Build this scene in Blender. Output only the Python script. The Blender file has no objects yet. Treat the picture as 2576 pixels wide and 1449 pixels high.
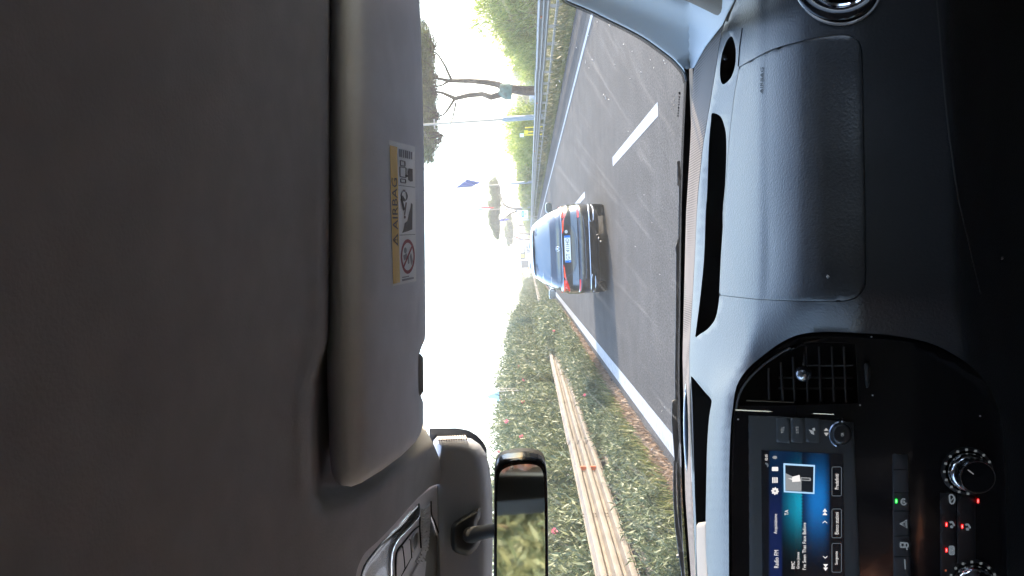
import bpy, bmesh, math, random
import numpy as np
from mathutils import Vector, Matrix
from mathutils.geometry import delaunay_2d_cdt
random.seed(7); rng = np.random.default_rng(7)
S = bpy.context.scene
COL = S.collection
R = math.radians

# ------------------------------------------------------------------ camera
F = 1861.6            # focal length in units of a 2576 px wide picture
CX, CY = 1288.0, 724.5
CAMH = 1.55
ROLL = R(2.5)
fwd = Vector(((CY-652.7)/F, (CX-1331.6)/F, -1.0)).normalized()
u0 = Vector((-math.sin(ROLL), math.cos(ROLL), 0))
upc = (u0 - u0.dot(fwd)*fwd).normalized()
rc = fwd.cross(upc)
MT = Matrix((rc, fwd, upc))          # camera (upright) -> world
Rp = MT @ Vector((1,0,0)); Up = MT @ Vector((0,1,0)); Bk = MT @ Vector((0,0,1))
cam_d = bpy.data.cameras.new("camera"); cam = bpy.data.objects.new("camera", cam_d); COL.objects.link(cam)
cam.matrix_world = Matrix((( -Up.x, Rp.x, Bk.x, 0), (-Up.y, Rp.y, Bk.y, 0), (-Up.z, Rp.z, Bk.z, CAMH), (0,0,0,1)))
cam_d.sensor_width = 36; cam_d.lens = 36*F/2576
cam_d.clip_start = 0.02; cam_d.clip_end = 4000
S.camera = cam
CAM = Vector((0,0,CAMH))

# ------------------------------------------------------------------ light
EXP = 3.3
SUN_AZ, SUN_EL = R(71), R(19)        # azimuth from +Y (road direction) towards +X
w = bpy.data.worlds.new("World"); S.world = w; w.use_nodes = True
nt = w.node_tree; bg = nt.nodes['Background']
sky = nt.nodes.new('ShaderNodeTexSky'); sky.sky_type = 'NISHITA'; sky.sun_disc = False
sky.sun_elevation = SUN_EL; sky.sun_rotation = SUN_AZ; sky.dust_density = 1.0; sky.air_density = 1.0; sky.ozone_density = 1.0
nt.links.new(sky.outputs[0], bg.inputs[0]); bg.inputs[1].default_value = 0.15
sd = bpy.data.lights.new("sun", 'SUN'); sd.energy = 1.9; sd.angle = R(0.5); sd.color = (1.0, 0.80, 0.58)
so = bpy.data.objects.new("sun", sd); COL.objects.link(so)
sv = Vector((math.sin(SUN_AZ)*math.cos(SUN_EL), math.cos(SUN_AZ)*math.cos(SUN_EL), math.sin(SUN_EL)))
so.rotation_euler = sv.to_track_quat('Z','Y').to_euler()
S.view_settings.view_transform = 'Standard'; S.view_settings.look = 'None'
S.view_settings.gamma = 1; S.view_settings.use_curve_mapping = False
S.view_settings.exposure = EXP
S.cycles.use_denoising = True
S.cycles.max_bounces = 8; S.cycles.diffuse_bounces = 4; S.cycles.glossy_bounces = 4
S.cycles.transparent_max_bounces = 24; S.cycles.transmission_bounces = 4
S.cycles.sample_clamp_indirect = 6
S.cycles.caustics_reflective = False; S.cycles.caustics_refractive = False

# ------------------------------------------------------------------ helpers
def P(x, y, d):
    """point on the sight line of photo position (x, y) at d metres along the road"""
    D = MT @ Vector(((CY-y)/F, (CX-x)/F, -1.0))
    return CAM + D*(d/D.y)
def N(x, y): return (x/1.4907, y/1.4907)                 # native pixel -> working pixel
def C4(x, y): return N(2500+x/1.4343, 1150+y/1.4343)
def C6(x, y): return N(1340+x/5.1737, 1880+y/5.1737)

MATS = {}
def mat(name, col, rough=0.6, metal=0.0, noise=0.0, nscale=8.0, bump=0.0, bscale=200.0, spec=0.5, coat=0.0, emit=None, es=1.0, col2=None, stretch=None, bdist=0.002):
    if name in MATS: return MATS[name]
    m = bpy.data.materials.new(name); m.use_nodes = True; MATS[name] = m
    n = m.node_tree; b = n.nodes['Principled BSDF']
    b.inputs['Base Color'].default_value = (*col, 1); b.inputs['Roughness'].default_value = rough
    b.inputs['Metallic'].default_value = metal; b.inputs['Specular IOR Level'].default_value = spec
    b.inputs['Coat Weight'].default_value = coat
    tc = n.nodes.new('ShaderNodeTexCoord'); mp = n.nodes.new('ShaderNodeMapping')
    n.links.new(tc.outputs['Object'], mp.inputs[0])
    if stretch: mp.inputs['Scale'].default_value = stretch
    if noise > 0 or col2:
        t = n.nodes.new('ShaderNodeTexNoise'); t.inputs['Scale'].default_value = nscale; t.inputs['Detail'].default_value = 5
        n.links.new(mp.outputs[0], t.inputs['Vector'])
        r = n.nodes.new('ShaderNodeValToRGB'); r.color_ramp.elements[0].position = 0.32; r.color_ramp.elements[1].position = 0.68
        c2 = col2 if col2 else tuple(min(1, c*(1+noise)) for c in col)
        c1 = col if col2 else tuple(c*(1-noise) for c in col)
        r.color_ramp.elements[0].color = (*c1, 1); r.color_ramp.elements[1].color = (*c2, 1)
        n.links.new(t.outputs['Fac'], r.inputs[0]); n.links.new(r.outputs[0], b.inputs['Base Color'])
    if bump > 0:
        t2 = n.nodes.new('ShaderNodeTexNoise'); t2.inputs['Scale'].default_value = bscale; t2.inputs['Detail'].default_value = 3
        n.links.new(mp.outputs[0], t2.inputs['Vector'])
        bp = n.nodes.new('ShaderNodeBump'); bp.inputs['Strength'].default_value = bump; bp.inputs['Distance'].default_value = bdist
        n.links.new(t2.outputs['Fac'], bp.inputs['Height']); n.links.new(bp.outputs[0], b.inputs['Normal'])
    if emit:
        b.inputs['Emission Color'].default_value = (*emit, 1); b.inputs['Emission Strength'].default_value = es/2**EXP
    return m
def emat(name, col, s=1.0): return mat(name, (0.005,0.005,0.005), 0.5, emit=col, es=s)

def leafmat(name, c1, c2, trans=0.35, rough=0.5):
    if name in MATS: return MATS[name]
    m = bpy.data.materials.new(name); m.use_nodes = True; MATS[name] = m
    n = m.node_tree; b = n.nodes['Principled BSDF']; out = n.nodes['Material Output']
    g = n.nodes.new('ShaderNodeNewGeometry'); r = n.nodes.new('ShaderNodeValToRGB')
    r.color_ramp.elements[0].color = (*c1,1); r.color_ramp.elements[1].color = (*c2,1)
    n.links.new(g.outputs['Random Per Island'], r.inputs[0]); n.links.new(r.outputs[0], b.inputs['Base Color'])
    b.inputs['Roughness'].default_value = rough
    t = n.nodes.new('ShaderNodeBsdfTranslucent'); n.links.new(r.outputs[0], t.inputs[0])
    mx = n.nodes.new('ShaderNodeMixShader'); mx.inputs[0].default_value = trans
    n.links.new(b.outputs[0], mx.inputs[1]); n.links.new(t.outputs[0], mx.inputs[2]); n.links.new(mx.outputs[0], out.inputs[0])
    return m

def link(name, me, m, parent=None, smooth=True, angle=40):
    if m is not None:
        me.materials.clear(); me.materials.append(m)
    if smooth and len(me.polygons):
        me.polygons.foreach_set('use_smooth', [True]*len(me.polygons))
        try: me.set_sharp_from_angle(angle=R(angle))
        except Exception: pass
    o = bpy.data.objects.new(name, me); COL.objects.link(o)
    if parent is not None: o.parent = parent
    return o
def mesh(name, V, Fc, m, parent=None, smooth=True, angle=40):
    me = bpy.data.meshes.new(name); me.from_pydata([tuple(v) for v in V], [], Fc); me.validate(); me.update()
    if parent is not None:      # parents sit at their own base: keep world coordinates
        me.transform(Matrix.Translation(-parent_world(parent)))
    return link(name, me, m, parent, smooth, angle)
def parent_world(p):
    v = Vector(p.location)
    while p.parent: p = p.parent; v = v + Vector(p.location)
    return v
def tag(o, label=None, cat=None, group=None, kind=None):
    if label: o['label'] = label
    if cat: o['category'] = cat
    if group: o['group'] = group
    if kind: o['kind'] = kind
    return o
def thing(name, label, cat, loc=(0,0,0), group=None):
    o = bpy.data.objects.new(name, None); o.empty_display_size = 0.1; COL.objects.link(o); o.location = loc
    return tag(o, label, cat, group)
def copy_tree(o, parent=None):
    c = o.copy(); COL.objects.link(c); c.parent = parent
    for ch in list(o.children): copy_tree(ch, c)
    return c

class MB:
    def __init__(s): s.V = []; s.F = []
    def add(s, V, Fc):
        n = len(s.V); s.V += [Vector(v) for v in V]; s.F += [tuple(i+n for i in f) for f in Fc]
    def box(s, c, d, rot=None):
        V = [Vector((x*d[0]/2, y*d[1]/2, z*d[2]/2)) for x in (-1,1) for y in (-1,1) for z in (-1,1)]
        if rot: V = [rot @ v for v in V]
        s.add([v+Vector(c) for v in V], [(0,1,3,2),(4,6,7,5),(0,4,5,1),(2,3,7,6),(0,2,6,4),(1,5,7,3)])
    def tube(s, pts, rad, k=10, cap=True):
        pts = [Vector(p) for p in pts]; n = len(pts)
        if not hasattr(rad, '__len__'): rad = [rad]*n
        V = []; ref = None
        for i, p in enumerate(pts):
            t = (pts[min(i+1,n-1)] - pts[max(i-1,0)]).normalized()
            if ref is None: ref = Vector((0,0,1)) if abs(t.z) < 0.9 else Vector((1,0,0))
            a = t.cross(ref).normalized(); b = t.cross(a).normalized(); ref = -b if False else ref
            for j in range(k):
                th = 2*math.pi*j/k; V.append(p + (a*math.cos(th)+b*math.sin(th))*rad[i])
        Fc = [(i*k+j, i*k+(j+1)%k, (i+1)*k+(j+1)%k, (i+1)*k+j) for i in range(n-1) for j in range(k)]
        if cap: Fc += [tuple(range(k)), tuple(reversed(range((n-1)*k, n*k)))]
        s.add(V, Fc)
    def build(s, name, m, parent=None, smooth=True, angle=40): return mesh(name, s.V, s.F, m, parent, smooth, angle)

def inside(poly, pts):
    poly = np.asarray(poly, float); x = pts[:,0]; y = pts[:,1]; c = np.zeros(len(pts), bool); n = len(poly)
    for i in range(n):
        x1,y1 = poly[i]; x2,y2 = poly[(i+1)%n]
        if y1 == y2: continue
        k = ((y1 > y) != (y2 > y)) & (x < (x2-x1)*(y-y1)/(y2-y1)+x1); c ^= k
    return c
def polydist(poly, pts):
    poly = np.asarray(poly, float); d = np.full(len(pts), 1e9); n = len(poly)
    for i in range(n):
        a = poly[i]; b = poly[(i+1)%n]; ab = b-a; L = (ab**2).sum()
        if L < 1e-18: continue
        t = np.clip(((pts-a)@ab)/L, 0, 1); q = a+t[:,None]*ab
        d = np.minimum(d, np.sqrt(((pts-q)**2).sum(1)))
    return d
def densify(poly, step):
    out = []; n = len(poly)
    for i in range(n):
        a = np.array(poly[i], float); b = np.array(poly[(i+1)%n], float); k = max(1, int(math.hypot(*(b-a))/step))
        for j in range(k): out.append(tuple(a+(b-a)*j/k))
    return out
def curve(pts, n=8, closed=True):
    """Catmull-Rom through the points"""
    out = []; m = len(pts); rngi = range(m) if closed else range(m-1)
    for i in rngi:
        p = [np.array(pts[(i+k)%m] if closed else pts[min(max(i+k,0),m-1)], float) for k in (-1,0,1,2)]
        for j in range(n):
            t = j/n
            out.append(tuple(0.5*((2*p[1])+(-p[0]+p[2])*t+(2*p[0]-5*p[1]+4*p[2]-p[3])*t*t+(-p[0]+3*p[1]-3*p[2]+p[3])*t**3)))
    if not closed: out.append(tuple(pts[-1]))
    return out
def rrect(x0, y0, x1, y1, r, k=5):
    out = []
    for cx, cy, a0 in ((x1-r,y1-r,0),(x0+r,y1-r,90),(x0+r,y0+r,180),(x1-r,y0+r,270)):
        for j in range(k+1):
            a = R(a0+90*j/k); out.append((cx+r*math.cos(a), cy+r*math.sin(a)))
    return out
def circ(cx, cy, rx, ry=None, k=32, a0=0, a1=360):
    ry = ry or rx
    return [(cx+rx*math.cos(R(a0+(a1-a0)*j/k)), cy+ry*math.sin(R(a0+(a1-a0)*j/k))) for j in range(k)]
def quad_map(c):
    """bilinear map from the unit square to corners (a0b0, a1b0, a1b1, a0b1)"""
    c = [np.array(p, float) for p in c]
    return lambda a, b: tuple(c[0]*(1-a)*(1-b)+c[1]*a*(1-b)+c[2]*a*b+c[3]*(1-a)*b)

def patch(name, outer, lift, m, parent=None, holes=(), step=12, rnd=None, thick=0.006, hthick=None, off=0.0, hv=None, smooth=True, es=None, angle=40, fine=None):
    """surface patch: 2D outline triangulated and lifted onto a surface; lift(x, y, inward) -> point.
       rnd=(width, depth) rolls the border inwards, thick gives the border a real side wall"""
    es = es or step
    outer = densify(outer, es); H = [densify(h, es) for h in holes]
    O = np.array(outer)
    area = 0.5*np.sum(O[:,0]*np.roll(O[:,1],-1)-np.roll(O[:,0],-1)*O[:,1])
    pts = [tuple(p) for p in outer]; edges = [(i, (i+1)%len(outer)) for i in range(len(outer))]
    rings = [outer]
    for h in H:
        n0 = len(pts); pts += [tuple(p) for p in h]; edges += [(n0+i, n0+(i+1)%len(h)) for i in range(len(h))]; rings.append(h)
    nb = len(pts)
    x0,y0 = O.min(0); x1,y1 = O.max(0)
    gx = np.arange(x0+step*0.5, x1, step); gy = np.arange(y0+step*0.5, y1, step)
    G = np.array([(a+(0.25*step if j%2 else 0), b) for j, b in enumerate(gy) for a in gx]) if len(gx)*len(gy) else np.zeros((0,2))
    extra = []
    if rnd:
        t = np.roll(O,-1,0)-np.roll(O,1,0); t /= np.linalg.norm(t,axis=1)[:,None]+1e-12
        nn = np.stack([-t[:,1], t[:,0]],1)*(1 if area > 0 else -1)
        for f in (0.06,0.18,0.38,0.65,1.0):
            q = O+nn*rnd[0]*f; k = inside(outer, q) & (polydist(outer, q) > rnd[0]*f*0.93)
            extra.append(q[k])
    if len(G):
        k = inside(outer, G) & (polydist(outer, G) > (rnd[0]*1.0+step*0.3 if rnd else step*0.45))
        for h in H: k &= ~inside(h, G); k &= polydist(h, G) > step*0.45
        if fine: k &= ~((G[:,0]>fine[0])&(G[:,0]<fine[2])&(G[:,1]>fine[1])&(G[:,1]<fine[3]))
        extra.append(G[k])
    if fine:
        f = fine[4]; G = np.array([(a+(0.25*f if j%2 else 0), b) for j, b in enumerate(np.arange(fine[1], fine[3], f)) for a in np.arange(fine[0], fine[2], f)])
        k = inside(outer, G) & (polydist(outer, G) > f)
        for h in H: k &= ~inside(h, G); k &= polydist(h, G) > f*0.6
        extra.append(G[k])
    E = np.concatenate(extra) if extra else np.zeros((0,2))
    for h in H:
        if rnd and len(E): E = E[~inside(h, E) & (polydist(h, E) > step*0.2)]
    pts += [tuple(p) for p in E]
    v2, e2, f2, *_ = delaunay_2d_cdt([Vector((float(p[0]), float(p[1]))) for p in pts], edges, [], 0, 1e-9)
    v2 = np.array([(v.x, v.y) for v in v2]); f2 = [tuple(f) for f in f2]
    cen = np.array([v2[list(f)].mean(0) for f in f2]); k = inside(outer, cen)
    for h in H: k &= ~inside(h, cen)
    f2 = [f for f, kk in zip(f2, k) if kk]
    inw = np.full(len(v2), -off)
    if rnd:
        dd = polydist(outer, v2); t = np.clip(dd/rnd[0], 0, 1); inw = inw + rnd[1]*(1-np.sqrt(np.clip(1-(1-t)**2, 0, 1)))
    V = [lift(p[0], p[1], a) for p, a in zip(v2, inw)]; Fc = []
    for f in f2:
        a,b,c = v2[f[0]], v2[f[1]], v2[f[2]]
        Fc.append(f)
    # side walls
    for ri, ring in enumerate(rings):
        th = thick if ri == 0 else (hthick if hthick is not None else thick)
        if th <= 0: continue
        n0 = len(V); k = len(ring)
        base = (rnd[1] if (rnd and ri == 0) else 0)-off
        for p in ring: V.append(lift(p[0], p[1], base))
        for p in ring:
            q = lift(p[0], p[1], base)
            V.append(q+hv*th if (hv is not None and ri > 0) else lift(p[0], p[1], base+th))
        Fc += [(n0+i, n0+(i+1)%k, n0+k+(i+1)%k, n0+k+i) for i in range(k)]
    me = bpy.data.meshes.new(name); me.from_pydata([tuple(v) for v in V], [], Fc); me.validate()
    bm = bmesh.new(); bm.from_mesh(me); bmesh.ops.remove_doubles(bm, verts=bm.verts, dist=1e-5); bmesh.ops.recalc_face_normals(bm, faces=bm.faces)
    bm.to_mesh(me); bm.free()
    if parent is not None: me.transform(Matrix.Translation(-parent_world(parent)))
    return link(name, me, m, parent, smooth, angle)

_fc = {}
def glyphs(s, font=None):
    if s in _fc: return _fc[s]
    c = bpy.data.curves.new('t', 'FONT'); c.body = s; c.resolution_u = 2; o = bpy.data.objects.new('t', c); COL.objects.link(o)
    bpy.context.view_layer.update()
    me = bpy.data.meshes.new_from_object(o.evaluated_get(bpy.context.evaluated_depsgraph_get()))
    V = np.array([(v.co.x, v.co.y) for v in me.vertices]); Fc = [tuple(p.vertices) for p in me.polygons]
    bpy.data.objects.remove(o); bpy.data.curves.remove(c); bpy.data.meshes.remove(me)
    mn, mx = V.min(0), V.max(0); V = (V-mn)/(mx-mn)
    _fc[s] = (V, Fc, (mx-mn)[0]/(mx-mn)[1]); return _fc[s]
def text(name, s, fn, m, parent=None, x0=0.0, x1=1.0, y0=0.0, y1=1.0):
    """fn(a, b): a along the reading direction, b upwards, both 0..1 over the text's box"""
    V, Fc, asp = glyphs(s)
    return mesh(name, [fn(x0+(x1-x0)*a, y0+(y1-y0)*b) for a, b in V], Fc, m, parent, smooth=False)

def table(st):
    """depth table: {y: [(x, d), ...]} -> smooth function of (x, y)"""
    ys = sorted(st); X = np.array([[k[0] for k in st[y]] for y in ys], float); D = np.array([[k[1] for k in st[y]] for y in ys], float)
    def mono(xs, ds, x):
        n = len(xs)
        if x <= xs[0]: return ds[0]+(x-xs[0])*(ds[1]-ds[0])/(xs[1]-xs[0])
        if x >= xs[-1]: return ds[-1]+(x-xs[-1])*(ds[-1]-ds[-2])/(xs[-1]-xs[-2])
        i = int(np.searchsorted(xs, x))-1; i = max(0, min(n-2, i)); h = xs[i+1]-xs[i]
        sl = (ds[1:]-ds[:-1])/(xs[1:]-xs[:-1])
        def tg(j):
            if j <= 0: return sl[0]
            if j >= n-1: return sl[-1]
            return 0 if sl[j-1]*sl[j] <= 0 else 2*sl[j-1]*sl[j]/(sl[j-1]+sl[j])
        m0, m1 = tg(i), tg(i+1); t = (x-xs[i])/h
        return (2*t**3-3*t**2+1)*ds[i]+(t**3-2*t**2+t)*h*m0+(-2*t**3+3*t**2)*ds[i+1]+(t**3-t**2)*h*m1
    def fn(x, y):
        if y <= ys[0]: return mono(X[0], D[0], x)
        if y >= ys[-1]: return mono(X[-1], D[-1], x)
        i = 0
        while ys[i+1] < y: i += 1
        t = (y-ys[i])/(ys[i+1]-ys[i])
        im, ip = max(i-1,0), min(i+2, len(ys)-1)
        def cr(A):
            h = ys[i+1]-ys[i]
            m0 = (A[i+1]-A[im])/(ys[i+1]-ys[im])*h; m1 = (A[ip]-A[i])/(ys[ip]-ys[i])*h
            return (2*t**3-3*t**2+1)*A[i]+(t**3-2*t**2+t)*m0+(-2*t**3+3*t**2)*A[i+1]+(t**3-t**2)*m1
        return mono(cr(X), cr(D), x)
    return fn
def lifter(fn):
    return lambda x, y, inw=0.0: P(x, y, fn(x, y)+inw)
# ================================================================== THE SETTING: ground, road, markings
def gz(x):
    if x < 8.6: return -0.03
    return -0.03-1.6*min(1, (x-8.6)/7)**1.3
M_road = mat('asphalt', (0.041,0.039,0.038), 0.92, spec=.2, noise=0.16, nscale=1.3, bump=0.9, bscale=90, bdist=0.006)
def asphalt():
    n = M_road.node_tree; b = n.nodes['Principled BSDF']; tc = n.nodes['Texture Coordinate']
    src = b.inputs['Base Color'].links[0].from_socket
    mp = n.nodes.new('ShaderNodeMapping'); mp.inputs['Scale'].default_value = (1.0, 0.05, 1); n.links.new(tc.outputs['Object'], mp.inputs[0])
    t = n.nodes.new('ShaderNodeTexNoise'); t.inputs['Scale'].default_value = 1.6; t.inputs['Detail'].default_value = 6; n.links.new(mp.outputs[0], t.inputs['Vector'])
    f = n.nodes.new('ShaderNodeTexNoise'); f.inputs['Scale'].default_value = 42; f.inputs['Detail'].default_value = 6; f.inputs['Roughness'].default_value = .7; mpf = n.nodes.new('ShaderNodeMapping'); mpf.inputs['Scale'].default_value = (1.0, .38, 1); n.links.new(tc.outputs['Object'], mpf.inputs[0]); n.links.new(mpf.outputs[0], f.inputs['Vector'])
    a = n.nodes.new('ShaderNodeMapRange'); a.inputs[1].default_value = .3; a.inputs[2].default_value = .7; a.inputs[3].default_value = 0.9; a.inputs[4].default_value = 1.1; n.links.new(t.outputs['Fac'], a.inputs[0])
    c = n.nodes.new('ShaderNodeMapRange'); c.inputs[1].default_value = .35; c.inputs[2].default_value = .65; c.inputs[3].default_value = 0.5; c.inputs[4].default_value = 1.6; n.links.new(f.outputs['Fac'], c.inputs[0])
    m1 = n.nodes.new('ShaderNodeMath'); m1.operation = 'MULTIPLY'; n.links.new(a.outputs[0], m1.inputs[0]); n.links.new(c.outputs[0], m1.inputs[1])
    mm = n.nodes.new('ShaderNodeMix'); mm.data_type = 'RGBA'; mm.blend_type = 'MULTIPLY'; mm.inputs[0].default_value = 1
    n.links.new(src, mm.inputs[6]); n.links.new(m1.outputs[0], mm.inputs[7]); n.links.new(mm.outputs[2], b.inputs['Base Color'])
asphalt()
M_soil = mat('dry_soil', (0.10,0.062,0.035), 0.95, col2=(0.17,0.125,0.07), nscale=5, bump=0.8, bscale=25, bdist=0.03)
M_grassground = mat('grass_ground', (0.05,0.065,0.02), 0.95, col2=(0.08,0.075,0.035), nscale=0.7, bump=0.6, bscale=14, bdist=0.05)
M_paint = mat('road_paint', (0.23,0.23,0.24), 0.6, noise=0.26, nscale=9, bump=0.4, bscale=120)
M_should = mat('shoulder_asphalt', (0.026,0.027,0.029), 0.95, spec=.15, noise=0.25, nscale=2.2, bump=0.9, bscale=60, bdist=0.006)

def sheet(name, xs, ys, zf, m, label=None):
    V = [(x, y, zf(x)) for y in ys for x in xs]; k = len(xs)
    Fc = [(j*k+i, j*k+i+1, (j+1)*k+i+1, (j+1)*k+i) for j in range(len(ys)-1) for i in range(k-1)]
    return tag(mesh(name, V, Fc, m), kind='structure')
sheet('ground', [-1500,-60,-20,8.6,9,10,11,12,13,14,15,15.6,60,1500], [-200,-20,60,200,1500], gz, M_grassground)
sheet('road', [-2.6,5.5], [-40,10,60,1400], lambda x: 0, M_road)
sheet('shoulder', [5.504,6.75], [-40,10,60,1400], lambda x: -0.004, M_should)
sheet('opposite_road', [-16,-7.2], [-40,60,1400], lambda x: 0, M_road)
sheet('median_soil', [-7.1,-6,-5,-4,-3,-2.604], [-40,10,60,1400], lambda x: 0.0 if x > -2.7 else 0.02, M_soil)
def strip(name, x, wd, y0, y1, z=0.004):
    return tag(mesh(name, [(x-wd/2,y0,z),(x+wd/2,y0,z),(x+wd/2,y1,z),(x-wd/2,y1,z)], [(0,1,2,3)], M_paint), kind='structure')
strip('edge_line', -2.19, 0.26, -30, 1300)
strip('edge_line', 5.12, 0.16, -30, 1300)
y = 8.6
for k in range(24):
    strip('lane_dash', 1.66, 0.16, y, y+4.6); y += 11.2

# ================================================================== foliage
def leaves(name, B, Dr, L, Wd, m, parent=None, fold=0.25, up=None):
    B = np.asarray(B, float); Dr = np.asarray(Dr, float); n = len(B)
    Dr = Dr/np.linalg.norm(Dr,axis=1)[:,None]
    r = rng.normal(size=(n,3)) if up is None else np.asarray(up)
    s = np.cross(Dr, r); s /= np.linalg.norm(s,axis=1)[:,None]+1e-9; nn = np.cross(s, Dr)
    L = np.broadcast_to(np.asarray(L, float).reshape(-1), (n,))[:,None]; Wd = np.broadcast_to(np.asarray(Wd, float).reshape(-1), (n,))[:,None]
    V = np.stack([B, B+Dr*L*0.42+s*Wd*0.5+nn*Wd*fold, B+Dr*L, B+Dr*L*0.42-s*Wd*0.5+nn*Wd*fold], 1).reshape(-1,3)
    me = bpy.data.meshes.new(name); me.vertices.add(4*n); me.vertices.foreach_set('co', V.ravel().astype(np.float32))
    me.loops.add(4*n); me.loops.foreach_set('vertex_index', np.arange(4*n, dtype=np.int32)); me.polygons.add(n)
    me.polygons.foreach_set('loop_start', np.arange(0,4*n,4,dtype=np.int32)); me.update(calc_edges=True)
    return link(name, me, m, parent, smooth=False)

L_ole = leafmat('oleander_leaf', (0.040,0.066,0.034), (0.165,0.18,0.095), 0.28)
L_cane = leafmat('cane_leaf', (0.12,0.20,0.035), (0.34,0.38,0.10), 0.55)
L_pine = leafmat('pine_needles', (0.035,0.06,0.018), (0.12,0.15,0.045), 0.4)
L_bush = leafmat('bush_leaf', (0.08,0.13,0.03), (0.24,0.27,0.075), 0.5)
L_dry = leafmat('dry_grass_blade', (0.13,0.08,0.055), (0.25,0.18,0.125), 0.3)
L_grass = leafmat('grass_blade', (0.05,0.075,0.025), (0.17,0.17,0.07), 0.4)
L_pink = leafmat('pink_petal', (0.55,0.10,0.17), (0.70,0.25,0.30), 0.4)
M_bark = mat('pine_bark', (0.022,0.016,0.013), 0.95, col2=(0.06,0.042,0.033), nscale=9, bump=1.0, bscale=14, bdist=0.05)
M_stem = mat('shrub_stem', (0.10,0.075,0.045), 0.9)

def shoots(H, Rd, n, k, L, Wd, base=0.12):
    B = []; D = []; LL = []
    for i in range(n):
        a = random.uniform(0, 2*math.pi); r = Rd*math.sqrt(random.random()); h = H*(0.6+0.4*random.random())*(1-0.25*(r/Rd)**2)
        top = Vector((math.cos(a)*r, math.sin(a)*r, h)); b = Vector((math.cos(a)*r*0.45, math.sin(a)*r*0.45, 0))
        for j in range(k):
            t = base+(1-base)*((j+random.random())/k); p = b.lerp(top, t)+Vector((math.cos(a), math.sin(a), 0))*0.25*Rd*math.sin(t*math.pi)*(r/Rd)
            p += Vector(rng.normal(size=3)*0.05)
            az = random.uniform(0, 2*math.pi); el = R(random.uniform(15, 75))
            d = Vector((math.cos(az)*math.cos(el), math.sin(az)*math.cos(el), math.sin(el)))
            B.append(p); D.append(d); LL.append(L*random.uniform(0.6, 1.25))
    LL = np.array(LL)
    return B, D, LL, LL*Wd/L

def proto_shrub(H, Rd, n, k, L, Wd, m, stems=6):
    root = bpy.data.objects.new('oleander_shrub', None); COL.objects.link(root)
    B, D, LL, WW = shoots(H, Rd, n, k, L, Wd)
    leaves('foliage', B, D, LL, WW, m, root)
    mb = MB()
    for i in range(stems):
        a = 2*math.pi*i/stems; mb.tube([(0.05*math.cos(a),0.05*math.sin(a),-0.05),(0.3*Rd*math.cos(a),0.3*Rd*math.sin(a),H*0.4),(0.55*Rd*math.cos(a),0.55*Rd*math.sin(a),H*0.75)], [0.02,0.014,0.006], 5)
    mb.build('stem', M_stem, root)
    return root
def blossom(parent, loc):
    B = []; D = []
    for i in range(26):
        d = Vector(rng.normal(size=3)); d.normalize(); B.append(Vector(loc)+d*0.018); D.append(d)
    return leaves('blossom', B, D, 0.045, 0.04, L_pink, parent)

tallp = [proto_shrub(random.uniform(2.5,2.9), 0.95, 170, 46, 0.17, 0.034, L_ole) for _ in range(4)]
lowp = [proto_shrub(random.uniform(0.85,1.05), 0.62, 85, 34, 0.15, 0.030, L_ole) for _ in range(3)]
def place(protos, used, x, y, z, sc, rz, name, label, group, cat='shrub'):
    i = random.randrange(len(protos))
    p = protos[i]
    o = p if i not in used else copy_tree(p)
    used.add(i)
    o.name = name; o.location = (x, y, z); o.scale = (sc, sc, sc*random.uniform(0.9,1.08)) if not isinstance(sc, tuple) else sc
    o.rotation_euler = (0,0,rz); tag(o, label, cat, group)
    return o
ut, ul = set(), set()
def tl(y, r=0):
    w_ = 'in the hedge back row' if r else 'just behind the median guardrail'
    return 'tall leafy oleander '+w_+(', seen in the mirror' if y < 5 else ', nearest stretch beside the mirror' if y < 16 else ', highest stretch' if y < 45 else ', far stretch')
def tg_(y, r=0): return ('back row' if r else 'front row')+' oleanders of the median hedge, '+('passed stretch' if y < 5 else 'near stretch' if y < 16 else 'middle stretch' if y < 45 else 'far stretch')
y = -9.0
while y < 150:
    o = place(tallp, ut, -4.75+random.uniform(-.25,.25), y, 0, random.uniform(0.82,1.10)*float(np.interp(y, [0,12,20,28,36,44,70], [1.02,1.04,1.08,1.18,1.27,1.22,1.15])), random.uniform(0,6.28), 'oleander_shrub',
          tl(y), tg_(y))
    y += random.uniform(1.0,1.25) if y < 60 else 1.7
y = -9.0
while y < 120:
    place(tallp, ut, -5.9+random.uniform(-.25,.25), y, 0, random.uniform(0.90,1.04)*float(np.interp(y, [0,20,32,45,60,90], [1.0,1.06,1.20,1.22,1.15,1.1])), random.uniform(0,6.28), 'oleander_shrub',
          tl(y, 1), tg_(y, 1))
    y += 1.9
# low growth between guardrail and carriageway
y = 7.0
while y < 110:
    dens = 1.0
    if y < 16: s = random.uniform(0.50,0.66); x = -3.10+random.uniform(-.12,.12)
    elif y < 22: s = random.uniform(0.6,0.78); x = -2.98+random.uniform(-.12,.12)
    elif y < 27: s = random.uniform(0.7,0.85); x = -2.98+random.uniform(-.1,.12)
    elif y < 41: s = random.uniform(1.15,1.4); x = -3.0+random.uniform(-.1,.1)
    else: s = random.uniform(0.65,0.85); x = -3.0+random.uniform(-.12,.1)
    o = place(lowp, ul, x, y, 0, s, random.uniform(0,6.28), 'oleander_shrub',
          'low oleander between edge line and median guardrail, '+('near dry stretch' if y < 22 else 'where it covers the rail' if y < 41 else 'far stretch beyond the car'), 'low oleanders before the median guardrail, '+('near' if y < 22 else 'middle' if y < 41 else 'far'))
    y += random.uniform(0.55,0.8) if y < 60 else 1.1
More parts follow.
